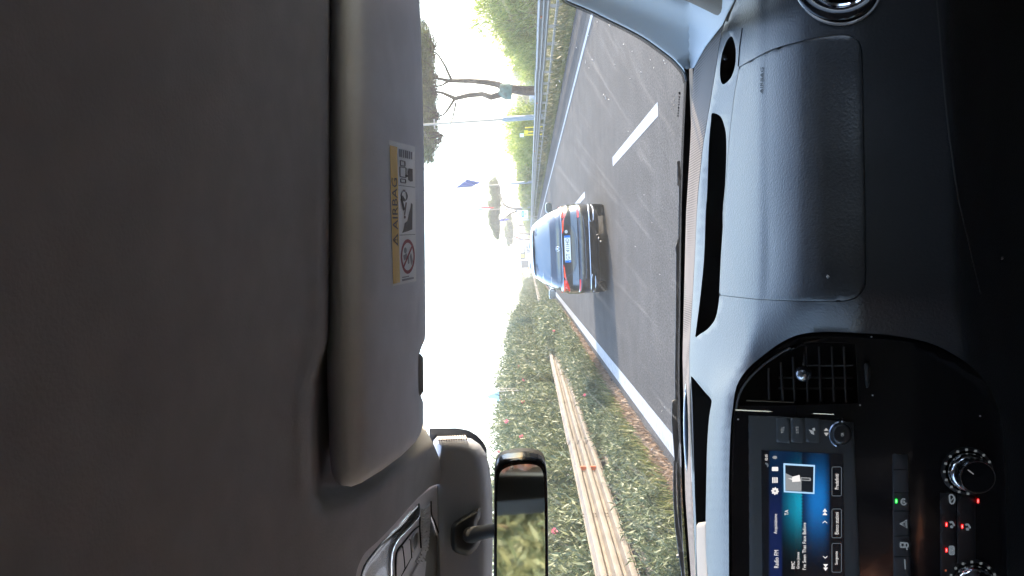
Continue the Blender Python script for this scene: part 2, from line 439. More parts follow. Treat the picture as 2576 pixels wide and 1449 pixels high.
for (x, y, z) in ((-3.95,10.6,1.35),(-3.9,12.2,2.05),(-3.95,13.5,1.6),(-3.92,15.1,2.35),(-3.95,16.4,1.9),(-4.0,18.3,2.3),(-3.95,20.5,1.9),(-4.0,9.2,0.95),(-3.95,24.3,1.9),(-3.98,27.5,2.1),
                  (-2.6,13.9,0.62),(-2.55,26.0,0.8)):
    best = min((o for o in COL.objects if o.name.startswith('oleander_shrub') and o.type == 'EMPTY'), key=lambda o: (Vector(o.location)-Vector((x, y, 0))).length + (1.5 if o.children and any(c.name.startswith('blossom') and False for c in o.children) else 0))
    b = blossom(None, (0,0,0)); bpy.context.view_layer.update()
    b.parent = best; b.matrix_parent_inverse = Matrix.Identity(4)
    best['label'] = 'oleander carrying a pink blossom cluster, %s' % ('low one beside the white edge line' if x > -3 else 'tall one behind the median guardrail'); best['group'] = 'blossoming oleanders, '+('low' if x > -3 else 'tall')
    b.location = Matrix.LocRotScale(best.location, best.rotation_euler.to_quaternion(), best.scale).inverted() @ Vector((x, y, z))

def grassfield(name, x0, x1, y0, y1, n, h, m, z=0.02, w=0.012, kind='stuff', label=None, cat=None, bias=1.0):
    xs = rng.uniform(x0, x1, n); ys = y0+(y1-y0)*rng.random(n)**bias
    B = np.stack([xs, ys, np.full(n, z)-0.01], 1); D = np.stack([rng.normal(0,.45,n), rng.normal(0,.45,n), np.ones(n)], 1)
    o = leaves(name, B, D, rng.uniform(0.4,1.2,n)*h, w*(1+0.02*ys), m)
    return tag(o, label, cat, kind=kind)
grassfield('dry_grass', -3.45, -2.42, 6, 34, 26000, 0.13, L_dry, 0.02, 0.014, label='dry brown grass on the median verge beside the white edge line', cat='grass', bias=1.6)
grassfield('grass', -3.9, -2.6, 6, 60, 20000, 0.30, L_grass, 0.02, 0.014, label='short green grass among the dry growth under the median guardrail', cat='grass', bias=1.7)
grassfield('grass', 6.7, 7.35, 14, 110, 22000, 0.2, L_grass, -0.03, 0.02, label='green grass along the right shoulder in front of the guardrail', cat='grass', bias=1.6)
grassfield('verge_grass', 7.0, 10.5, 16, 130, 30000, 0.5, leafmat('verge_blade', (0.03,0.045,0.015), (0.10,0.105,0.04), 0.3), -0.05, 0.03, label='rough olive brown grass behind the right guardrail', cat='grass', bias=1.5)

# ---- canes and bushes beyond the right guardrail
def cane_proto(H, Rd, n, k):
    root = bpy.data.objects.new('cane_thicket', None); COL.objects.link(root)
    B = []; D = []; mb = MB()
    for i in range(n):
        a = random.uniform(0, 6.28); r = Rd*math.sqrt(random.random()); h = H*random.uniform(.55,1); lean = Vector((random.gauss(0,.13), random.gauss(0,.13), 1))
        b = Vector((math.cos(a)*r, math.sin(a)*r, 0))
        if i % 4 == 0: mb.tube([b, b+lean*h*.95], [.012,.005], 4)
        for j in range(k):
            t = random.uniform(.08, 1); az = random.uniform(0,6.28); el = R(random.uniform(20,70))
            B.append(b+lean*h*t); D.append(Vector((math.cos(az)*math.cos(el), math.sin(az)*math.cos(el), math.sin(el))))
    leaves('foliage', B, D, rng.uniform(.25,.55,len(B)), 0.042, L_cane, root); mb.build('stem', M_stem, root)
    return root
canep = [cane_proto(3.3, 1.1, 80, 32) for _ in range(3)]; uc = set()
def bush_proto(H, Rd, n, m, name='hedge_bush', L=.16, Wd=.09):
    root = bpy.data.objects.new(name, None); COL.objects.link(root)
    cl = [(Vector((random.gauss(0,Rd*.45), random.gauss(0,Rd*.45), H*random.uniform(.12,.88))), random.uniform(.3,.6)) for _ in range(26)]
    B = []; D = []
    for i in range(n):
        c, r = random.choice(cl); d = Vector(rng.normal(size=3)); d.normalize(); B.append(c+d*r*random.random()**.4); D.append(d+Vector((0,0,.4)))
    leaves('foliage', B, D, rng.uniform(.6,1.3,n)*L, Wd, m, root)
    mb = MB(); mb.tube([(0,0,-.1),(0.05,0,H*.5),(0,0.05,H*.8)], [.05,.03,.015], 6); mb.build('stem', M_stem, root)
    return root
bushp = [bush_proto(2.6, 1.3, 5500, L_bush) for _ in range(3)]; ub = set()
gr = gz(11)
for i, y in enumerate(np.arange(43, 73, 1.7)):
    place(canep, uc, 17.3+random.uniform(-.5,.7), y, -1.63, random.uniform(.88,1.1)*float(np.interp(y, [43,51,57,64,73], [2.15,1.9,1.55,1.2,.85])), random.uniform(0,6), 'cane_thicket', 'tall light green cane thicket behind the right guardrail at the near end', 'canes nearest on the right', 'canes')
for y in np.arange(58, 74, 1.6):
    place(canep, uc, 10.8+random.uniform(-.5,.5), y, gr-.2, random.uniform(.95,1.25), random.uniform(0,6), 'cane_thicket', 'green cane thicket beyond the umbrella pine and before the flagpole with a dark blue flag', 'canes past the umbrella pine', 'canes')
y = 75
while y < 330:
    place(bushp, ub, 10.9+random.uniform(-.5,.5), y, gr-.3, random.uniform(1.05,1.38), random.uniform(0,6), 'hedge_bush', 'green bush in the long roadside hedge far along the right', 'hedge bushes far along the right', 'bush')
    y += 2.0 if y < 140 else 3.6
for (x, y) in ((10.5,36),(11.5,38),(10.2,40.5),(10.9,43),(10.4,45.5),(11.3,48.5),(10.5,52.5),(11.2,55.5)):
    place(bushp, ub, x+1.0, y, gz(x)-.35, random.uniform(.38,.52), random.uniform(0,6), 'scrub_bush', 'low yellowish scrub bush behind the right guardrail', 'low scrub behind the right guardrail', 'bush')
for i in range(26):
    x = 24+i*3.2
    place(bushp, ub, x, 190+random.uniform(-6,6), -1.7, (2.6,2.0,random.uniform(1.7,2.3)), random.uniform(0,6), 'distant_tree', 'green tree in the distant field boundary behind the long greenhouses', 'distant trees behind the greenhouses', 'tree')
for i in range(34):   # hedge and far trees closing the view straight ahead and left
    x = -7-i*2.2
    place(bushp, ub, x, 250+random.uniform(-8,8), 0, (2.6,2.0,random.uniform(1.3,2.1)), random.uniform(0,6), 'distant_tree', 'green tree at the far left beyond the median hedge', 'distant trees beyond the median', 'tree')

# ---- umbrella pines
def crown(root, c, rx, ry, rz, n, clumps, L=.3, Wd=.03):
    cl = []
    for _ in range(clumps):
        a = random.uniform(0,6.28); r = math.sqrt(random.random()); zz = random.uniform(-.5,1)*math.sqrt(max(0,1-r*r*.9))
        cl.append((Vector(c)+Vector((rx*r*math.cos(a), ry*r*math.sin(a), rz*zz)), random.uniform(.32,.7)))
    B = []; D = []
    for i in range(n):
        q, r = random.choice(cl); d = Vector(rng.normal(size=3)); d.normalize(); d.z *= .7
        B.append(q+d*r*1.15*random.random()**.85); D.append(d+Vector((0,0,.6)))
    leaves('crown', B, D, rng.uniform(.6,1.3,n)*L, Wd, L_pine, root)
    return cl
def pine(base, trunks, cs, label, group=None, n=26000, clumps=150, L=.34, Wd=.035, sleeve=None):
    root = thing('umbrella_pine', label, 'pine tree', base, group)
    b = Vector(base); mb = MB(); tips = []
    for pts, rad in trunks: mb.tube([Vector(p) for p in pts], rad, 9); tips.append(Vector(pts[-1]))
    cl = []
    for c, rx, ry, rz in cs: 
        B = crown_pts = None
        cl += crown(root, Vector(c)-b, rx, ry, rz, n, clumps, L, Wd)
    for q, r in cl[::2]:
        w_ = q+b; t = min(tips, key=lambda t_: (t_-w_).length); mid = t.lerp(w_, .55)+Vector((0,0,-.35+random.uniform(-.2,.1)))
        if (t-w_).length < 7: mb.tube([t, mid, w_], [.045,.03,.012], 4, cap=False)
    mb.build('trunk', M_bark, root)
    if sleeve: m2 = MB(); m2.tube(*sleeve); m2.build('trunk_wrap', mat('ivy_wrap', (0.05,0.10,0.09), 0.8, noise=.4, nscale=4), root)
    return root
def Q(X, Y, d): x, y = N(X, Y); return P(x, y, d)
def K2(x, y, d): return Q(1560+x/2.415, y/2.415, d)
d = 50
b0 = K2(1065,825,d); b0.z = gz(b0.x)
pine(b0, [([b0, K2(1000,822,d), K2(900,810,d), K2(800,800,d), K2(745,765,d), K2(640,745,d), K2(480,732,d), K2(300,732,d), K2(180,705,d)], [.33,.31,.3,.27,.21,.19,.16,.13,.08]),
          ([K2(850,835,d), K2(740,862,d), K2(680,880,d), K2(600,852,d), K2(480,862,d), K2(355,892,d), K2(250,845,d), K2(150,820,d)], [.22,.21,.20,.17,.16,.15,.10,.06]),
          ([K2(320,722,d), K2(265,600,d), K2(205,500,d), K2(150,455,d)], [.1,.08,.06,.04]),
          ([K2(350,895,d), K2(300,975,d), K2(255,1035,d), K2(200,1060,d)], [.1,.08,.06,.04]),
          ([K2(362,925,d), K2(335,1060,d), K2(290,1190,d), K2(230,1230,d)], [.07,.05,.04,.03]),
          ([K2(300,732,d), K2(240,770,d), K2(170,790,d)], [.09,.06,.04])],
     [(tuple(K2(40,770,d)), 5.3, 4.2, 1.35), (tuple(K2(110,1080,d)), 2.4, 2.5, 0.9), (tuple(K2(110,640,d)), 3.0, 2.5, 0.6)],
     'large umbrella pine with a forked trunk right of the road, nearest of the pines', n=17000, clumps=115,
     sleeve=([K2(868,835,d), K2(830,830,d), K2(757,815,d)], [.5,.55,.42], 12))
def K8(x, y, d): return Q(1680+x/4.83, 600+y/4.83, d)
d = 150
b0 = K8(1500,880,d); b0.z = gz(b0.x)
pine(b0, [([b0, K8(1300,885,d), K8(1240,885,d), K8(1110,865,d), K8(1020,815,d), K8(985,740,d), K8(930,560,d)], [.4,.36,.32,.26,.2,.14,.07]),
          ([K8(1240,890,d), K8(1240,930,d), K8(1130,970,d), K8(1040,1040,d), K8(990,1110,d), K8(900,1180,d)], [.25,.2,.16,.12,.09,.05]),
          ([K8(1110,870,d), K8(1045,910,d), K8(980,975,d), K8(900,940,d)], [.15,.12,.1,.06]), ([K8(1020,815,d), K8(950,830,d), K8(880,800,d)], [.12,.09,.05])],
     [(tuple(K8(880,700,d)), 3.9, 3.4, 1.75), (tuple(K8(850,1010,d)), 2.6, 2.6, 1.1), (tuple(K8(900,1210,d)), 1.9, 2.0, .6)],
     'round topped umbrella pine leaning over the white information sign, second along the road', n=12000, clumps=80, L=.5, Wd=.07)
d = 215
for (cy_, cx_, rr, rz_, lb) in ((1150,1135,2.0,1.0,'right hand pine'),(1290,1135,2.7,1.7,'middle pine'),(1390,1140,2.6,1.4,'left hand pine')):
    b0 = K8(1460,cy_+60,d); b0.z = gz(b0.x)
    pine(b0, [([b0, K8(1340,cy_+40,d), K8(1230,cy_,d)], [.3,.25,.15]), ([K8(1340,cy_+40,d), K8(1230,cy_+50,d)], [.18,.1])], [(tuple(K8(cx_,cy_,d)), rr, rr, rz_)],
         '%s of the distant group of three behind the row of flags' % lb, 'distant pines behind the flags', n=8000, clumps=45, L=.6, Wd=.09)
    d += 9
# ================================================================== guardrails
M_steel = mat('galvanised_steel', (0.16,0.165,0.17), 0.5, metal=0.35, noise=.12, nscale=3, bump=.15, bscale=6, bdist=.01)
M_sunlit = mat('sunlit_steel', (0.098,0.082,0.066), 0.6, metal=0.0, noise=.22, nscale=3.5, bump=.3, bscale=4, bdist=.02)  # galvanised like the other rail, warm low sun put into the colour
M_orange = mat('orange_reflector', (0.55,0.15,0.07), 0.4)
M_blk = mat('matte_black', (0.006,0.006,0.007), 0.6)
def guardrail(x, face, z0, z1, low, y0, y1, m, label, refl):
    root = thing('guardrail', label, 'guardrail', (x, y0, 0))
    H = z1-z0; prof = []   # (offset towards the road, z)
    for k in range(3):
        b = z0+H*k/3; h = H/3
        prof += [(0, b+h*.02), (0, b+h*.10), (.075, b+h*.30), (.082, b+h*.5), (.075, b+h*.70), (0, b+h*.90)]
    prof.append((0, z1))
    ys = np.arange(y0, y1, 4.0); V = []; Fc = []
    for seg, a in enumerate(ys):      # overlapping 4 m lengths, every second lap sits 4 mm proud
        o = .004*(seg % 2); b = a+4.12; n0 = len(V); k = len(prof)
        wob = random.uniform(-.012,.012)
        for yy in (a, b):
            for (t, z) in prof: V.append((x+face*(.10+t+o), yy, z+wob))
            for (t, z) in reversed(prof): V.append((x+face*(.10+t+o-.004), yy, z+wob))
        k2 = 2*k; Fc += [(n0+i, n0+(i+1)%k2, n0+k2+(i+1)%k2, n0+k2+i) for i in range(k2)]
    mesh('rail_beam', V, Fc, m, root, angle=25)
    mb = MB(); bl = MB()
    for a in ys:
        for k in range(3):
            for dy in (0.0, .12):
                if a < 70:
                    for zz in (.10,.90): bl.box((x+face*(.107), a+dy+.03, z0+H*(k+zz)/3), (.010,.032,.022))
    if len(bl.V): bl.build('bolt_row', mat('bolt_dark', (0.09,0.075,0.06), 0.6, metal=.4), root)
    mb.box((x+face*.10, (y0+y1)/2, (low[0]+low[1])/2), (.06, y1-y0, low[1]-low[0])); mb.build('lower_rail', m, root, smooth=False)
    yy = y0+1; c = 0
    while yy < y1 and c < 99:
        p = MB(); p.box((x, yy, z1*.5-.03), (.09,.07,z1-.02)); p.box((x+face*.055, yy, z0+H*.5), (.06,.05,H*.7)); p.build('post', m, root, smooth=False); yy += 2.0 if yy < 90 else 4; c += 1
    for (ry) in refl:
        for zz in ((1/3.),(2/3.)) if face > 0 else ((2/3.),):
            q = MB(); zc = z0+H*zz; h = H/3*.42
            q.add([(x+face*.115, ry, zc-h), (x+face*.115, ry, zc+h), (x+face*.185, ry, zc+h*.62), (x+face*.185, ry, zc-h*.62),
                   (x+face*.115, ry+.03, zc-h), (x+face*.115, ry+.03, zc+h), (x+face*.185, ry+.03, zc+h*.62), (x+face*.185, ry+.03, zc-h*.62)],
                  [(0,1,2,3),(7,6,5,4),(0,4,5,1),(1,5,6,2),(2,6,7,3),(3,7,4,0)])
            q.build('reflector', M_orange, root, smooth=False)
    return root
guardrail(-3.66, 1, 0.47, 0.97, (.30,.375), -6, 230, M_sunlit, 'warm lit triple wave steel guardrail along the median beside the oleanders', (12.2,28.2,60.2))
guardrail(7.72, -1, 0.60, 0.99, (.34,.415), 2, 300, M_steel, 'grey triple wave steel guardrail on posts along the right verge', (23.5,52.3,36.3,84,130))

# ================================================================== roadside poles, flags, signs
M_pole = mat('pole_grey', (0.30,0.27,0.24), 0.6, metal=.3)
M_polebox = mat('pole_sleeve', (0.16,0.19,0.22), 0.6)
def pole(X, Yb, x, htop, label, lean=0.026, rb=.11, rt=.05, sleeve=2.6, arms=(), name='flag_pole', cat='flagpole', group=None):
    dirx = (Vector(P(*N(X, Yb), 1.0))-CAM); d = x/dirx.x
    b = Vector((x, d, gz(x))); root = thing(name, label, cat, b, group)
    def at(h): return Vector((x-lean*h, d, gz(x)+h))
    mb = MB(); mb.tube([at(0), at(htop*.35), at(htop)], [rb*.72, rb*.6, rt], 10); mb.build('pole', M_pole, root)
    if sleeve: mb = MB(); mb.tube([at(0), at(sleeve-.1), at(sleeve)], [rb*1.35, rb*1.3, rb*.7], 12); mb.build('base_sleeve', M_polebox, root)
    for h in arms: mb = MB(); mb.box(at(h), (.6,.06,.08)); mb.build('cross_arm', M_pole, root, smooth=False)
    return root, at, d
pole(2005, 438, 8.9, 17, 'tall slim mast between the big pine trunk and the yellow marker posts, pale base', rb=.13, rt=.06, sleeve=2.9, arms=(7.2,), name='lamp_mast', cat='mast', lean=.02)
r2, at2, d2 = pole(1993, 681, 9.0, 15, 'slim flagpole flying the dark blue flag, nearest flagpole on the right', lean=.035, sleeve=3.4, arms=(6.3,10.3))
fp = []
for i, (Yb, top, al) in enumerate(((776,13,'flagpole with the green white and red flag next to the white sign'),(823,9,'flagpole with a limp blue flag, just past the white sign'),(857,8,'thin bare flagpole behind the far row of flags, first of the far row'),
        (879,9.5,'flagpole with a small pale blue flag in the far row'),(896,9.5,'flagpole with a white and red flag in the far row'),(907,9.5,'flagpole with a small blue flag in the far row, furthest one'))):
    fp.append(pole(1988, Yb, 9.0, top, al, lean=.02, rb=.10+.01*i, rt=.05+.008*i, sleeve=2.8))
def flag(at, d, h0, h1, wd, cols, label, skew=.5):
    """limp flag hanging from a pole, folded cloth"""
    root = thing('flag', label, 'flag', tuple(at(h0)))
    nu, nv = 13, 10
    n = len(cols)
    for ci, (nm, c) in enumerate(cols):
        V = []; Fc = []
        for i in range(nv+1):
            for j in range(nu+1):
                u = (ci+j/nu)/n; v = i/nv; top = at(h1)
                drop = (h1-h0)*v*.75+(h1-h0)*.25*u+skew*u*wd
                p = top+Vector((wd*u*(1-.45*v), .14*math.sin(u*17+v*2)*u, -drop)); V.append(p)
        Fc = [(i*(nu+1)+j, i*(nu+1)+j+1, (i+1)*(nu+1)+j+1, (i+1)*(nu+1)+j) for i in range(nv) for j in range(nu)]
        V2 = [v+Vector((0,.012,0)) for v in V]; k = len(V); Fc += [tuple(q+k for q in reversed(f)) for f in list(Fc)]
        o = mesh('cloth', V+V2, Fc, mat('cloth_'+nm, c, .8), root)
flag(at2, d2, 7.6, 9.9, .95, [('navy',(0.03,0.06,0.22))], 'dark blue flag hanging folded from the nearest flagpole', .9)
flag(fp[0][1], fp[0][2], 8.1, 10.9, .7, [('green',(0.02,0.25,0.08)),('white',(0.75,0.75,0.75)),('red',(0.6,0.03,0.03))], 'green white and red flag hanging beside the second umbrella pine', 1.2)
flag(fp[1][1], fp[1][2], 6.4, 8.6, .8, [('blue',(0.05,0.06,0.35))], 'blue flag hanging below the second umbrella pine', .9)
flag(fp[3][1], fp[3][2], 7.6, 9.0, 1.6, [('paleblue',(0.15,0.2,0.45))], 'small pale blue flag in the far row before the distant pines', .7)
flag(fp[4][1], fp[4][2], 6.4, 8.6, 1.6, [('white',(0.75,0.75,0.75)),('red',(0.6,0.03,0.03))], 'small white and red flag in the far row before the distant pines', .8)
flag(fp[5][1], fp[5][2], 5.2, 7.9, 1.8, [('blue',(0.05,0.06,0.35))], 'small blue flag furthest along the far row', .8)
# white sign with blue lozenge
d = 118
c = [Q(1938,818,d), Q(1938,788,d), Q(1980,788,d), Q(1980,818,d)]
s = thing('information_sign', 'white roadside sign with a blue rounded panel on thin posts under the second pine', 'sign', (c[0].x+.6, d, gz(8)))
def signmap(a, b, off=0): p = c[0]*(1-a)*(1-b)+c[1]*a*(1-b)+c[2]*a*b+c[3]*(1-a)*b; return p+Vector((0,-off,0))
M_sw = mat('sign_white', (0.72,0.78,0.82), .5); M_sb = mat('sign_blue', (0.03,0.25,0.62), .4)
patch('sign_panel', [(0,0),(1,0),(1,1),(0,1)], lambda a,b,i=0: signmap(a,b,-i), M_sw, s, step=.2, thick=.06, smooth=False)
patch('blue_panel', rrect(.12,.42,.88,.66,.1), lambda a,b,i=0: signmap(a,b,.02-i), M_sb, s, step=.1, thick=.015, smooth=False)
for (a0,a1,b0,b1) in ((.3,.7,.22,.28),(.3,.72,.49,.52),(.25,.75,.56,.59),(.4,.62,.74,.80),(.3,.7,.88,.90)):
    patch('text_line', [(a0,b0),(a1,b0),(a1,b1),(a0,b1)], lambda a,b,i=0: signmap(a,b,.04-i), mat('sign_ink', (0.25,0.33,0.42), .6) if b0 < .45 or b0 > .7 else M_sw, s, step=.3, thick=.005, smooth=False)
for a in (.18,.82):
    mb = MB(); p = signmap(a,1); mb.tube([(p.x,d+.08,gz(8)),(p.x,d+.08,signmap(a,0).z)], .045, 8); mb.build('post', M_pole, s)
# yellow marker posts
M_yel = mat('yellow_paint', (0.75,0.60,0.03), .5)
for i, (X0, X1, Y0, plate, lb) in enumerate(((1968,2002,478,None,'thin yellow marker post without a plate behind the right guardrail'),(1966,2000,495,M_yel,'yellow marker post with a yellow plate behind the right guardrail'),(1950,2001,507,M_sw,'tall yellow marker post with a small white plate behind the right guardrail'))):
    dd = 50; a = Q(X1,Y0-2,dd); b = Q(X0,Y0+1,dd); a.z = gz(a.x)
    t = thing('marker_post', lb, 'marker post', tuple(a)); mb = MB(); mb.tube([a, b], .035, 8); mb.build('post', M_yel, t)
    if plate: mb = MB(); mb.box(b-Vector((0,.05,0.12)), (.24,.03,.26)); mb.build('plate', plate, t, smooth=False)
for i, (Y0, x) in enumerate(((182,24),(216,26),(278,30),(560,10.4),(673,12))):
    t = pole(1990, Y0, x, 4.4+i*.2+(.6 if i<3 else 0), ['leaning thin wooden field post furthest right','thin field post behind the near canes','thin field post near the middle of the greenhouses','thin bare stake rising out of the canes','thin bare stake beside the dark blue flag pole'][i], lean=-.03, rb=.06, rt=.035, sleeve=0, name='field_post', cat='post')
# greenhouses beyond the field
M_gh = mat('greenhouse_film', (0.14,0.17,0.20), .45, noise=.2, nscale=.6); M_ghf = mat('greenhouse_frame', (0.20,0.22,0.24), .5)
for (x0, x1, yy, zt, lb) in ((17.5,27,105,.55,'grey plastic greenhouse left of the two beyond the field'),(28.2,44,108,.6,'longer grey plastic greenhouse right of the two beyond the field')):
    g = thing('greenhouse', lb, 'greenhouse', ((x0+x1)/2, yy, -1.63)); V = []; Fc = []; ns = 12; nx = 24
    for i in range(nx+1):
        for j in range(ns+1):
            a = math.pi*j/ns; V.append((x0+(x1-x0)*i/nx, yy-3*math.cos(a), -1.63+(zt+1.63)*min(1,(math.sin(a)*1.15))**.7))
    Fc = [(i*(ns+1)+j, i*(ns+1)+j+1, (i+1)*(ns+1)+j+1, (i+1)*(ns+1)+j) for i in range(nx) for j in range(ns)]
    mesh('film_cover', V, Fc, M_gh, g)
    for i in range(0, nx+1, 3):
        mb = MB(); mb.tube([Vector(V[i*(ns+1)+j])+Vector((0,-.03,.03)) for j in range(ns+1)], .05, 5); mb.build('hoop', M_ghf, g)
# pale shed and far clutter ahead
d = 240
def wall_building(name, X0, X1, Y0, Y1, d, dep, m, label, cat, ribs=True):
    a = Q(X0, Y1, d); b = Q(X0, Y0, d); zt = a.z; x0, x1 = a.x, b.x
    t = thing(name, label, cat, ((x0+x1)/2, d, 0)); mb = MB(); mb.box(((x0+x1)/2, d+dep/2, zt/2-.4), (x1-x0, dep, zt+.8)); mb.build('wall', m, t, smooth=False)
    mb = MB(); mb.add([(x0-.3,d-.3,zt),(x1+.3,d-.3,zt),(x1+.3,d+dep,zt),(x0-.3,d+dep,zt),(x0-.3,d-.3,zt+.25),(x1+.3,d-.3,zt+.25),(x1+.3,d+dep,zt+.5),(x0-.3,d+dep,zt+.5)],[(0,1,5,4),(4,5,6,7),(1,2,6,5),(0,4,7,3),(3,7,6,2),(0,3,2,1)]); mb.build('roof', M_ghf, t, smooth=False)
    if ribs:
        for k in range(5):
            mb = MB(); xx = x0+(x1-x0)*(k+.5)/5; mb.box((xx, d-.05, zt*.55), ((x1-x0)/9, .1, zt*.35)); mb.build('window', mat('far_glass', (0.10,0.11,0.13), .2), t, smooth=False)
    return t
wall_building('pale_shed', 1966, 1985, 920, 950, 260, 12, mat('shed_wall', (0.45,0.38,0.37), .8, noise=.2, nscale=1.5), 'pale pink grey roadside building at the end of the road', 'building')
wall_building('dark_shed', 1957, 1985, 976, 1006, 235, 10, mat('dark_wall', (0.06,0.06,0.065), .8, noise=.3, nscale=1.5), 'dark building closing the road ahead behind the white van', 'building', False)
t = thing('yellow_sign', 'yellow sign with a black N on a dark backing above the traffic ahead', 'sign', (P(*N(1955,960),225).x, 225, 0))
p0, p1 = Q(1955,966,225), Q(1966,953,225)
mb = MB(); mb.box(((p0.x+p1.x)/2, 225.2, (p0.z+p1.z)/2), (2.2,.2,1.6)); mb.build('backing', mat('dark_wall', (0,0,0)), t, smooth=False)
mb = MB(); mb.box(((p0.x+p1.x)/2, 225, (p0.z+p1.z)/2), (p1.x-p0.x,.16,abs(p1.z-p0.z))); mb.build('panel', M_yel, t, smooth=False)
text('lettering', 'N', lambda a,b: Vector((p0.x+(p1.x-p0.x)*(.2+.6*a), 224.9, p1.z+(p0.z-p1.z)*(.15+.7*b))), M_blk, t)
mb = MB(); mb.tube([((p0.x+p1.x)/2,225.3,0),((p0.x+p1.x)/2,225.3,p0.z)], .12, 8); mb.build('post', M_pole, t)
t = thing('warning_panel', 'small orange roadside panel at the far end of the median hedge', 'sign', (P(*N(1983,1009),150).x, 150, 0))
p0 = Q(1983,1008,150); mb = MB(); mb.box(p0, (.45,.06,.4)); mb.build('panel', mat('amber', (0.8,0.35,0.02), .5), t, smooth=False)
mb = MB(); mb.tube([(p0.x,150.06,0),(p0.x,150.06,p0.z)], .03, 6); mb.build('post', M_pole, t)
# blue gazebo roof behind the hedge, far left
bb = Q(1858,1482,24)
t = thing('blue_canopy', 'small pointed pale blue canopy just visible above the median hedge', 'canopy', (bb.x, 24, 0))
pk = Q(1822,1486,24)
mb = MB(); c4 = [Vector((bb.x+sx*.16, 24+sy*.2, bb.z-.12)) for sx, sy in ((-1,-1),(1,-1),(1,1),(-1,1))]; mb.add(c4+[pk], [(0,1,4),(1,2,4),(2,3,4),(3,0,4),(3,2,1,0)]); mb.build('roof', mat('canopy_blue', (0.35,0.5,0.6), .7), t, smooth=False)
for q in c4: mb = MB(); mb.tube([(q.x,q.y,0), q], .025, 6); mb.build('post', M_pole, t)

# ================================================================== cars
M_glass = mat('car_glass', (0.012,0.018,0.025), .08, spec=.6, coat=.1)
M_chrome = mat('chrome', (0.75,0.76,0.78), .12, metal=1.0)
M_tyre = mat('tyre_rubber', (0.012,0.012,0.012), .85)
def ip(tab, z):
    zs = [t[0] for t in tab]; return float(np.interp(z, zs, [t[1] for t in tab]))
Wt = [(.18,.80),(.24,.87),(.35,.91),(.5,.925),(.62,.925),(.78,.915),(.88,.88),(.93,.845),(1.03,.805),(1.13,.76),(1.28,.68),(1.41,.575),(1.47,.50),(1.50,.38),(1.515,.2)]
YR = [(.18,.14),(.24,.08),(.35,.02),(.45,0),(.54,0),(.57,.02),(.60,.075),(.72,.10),(.86,.085),(.90,.07),(.93,.125),(1.03,.130),(1.045,.145),(1.125,.19),(1.132,.235),(1.28,.375),(1.41,.525),(1.46,.59),(1.475,.52),(1.49,.62),(1.51,1.3),(1.515,1.7)]
YF = [(.18,4.30),(.35,4.40),(.6,4.40),(.75,4.30),(.85,4.0),(.92,3.55),(.98,3.25),(1.13,3.0),(1.41,2.45),(1.47,2.2),(1.50,2.0),(1.515,1.9)]
NE = [(.18,6.5),(.6,7),(.9,6),(1.13,4.5),(1.41,3.6),(1.515,2.6)]
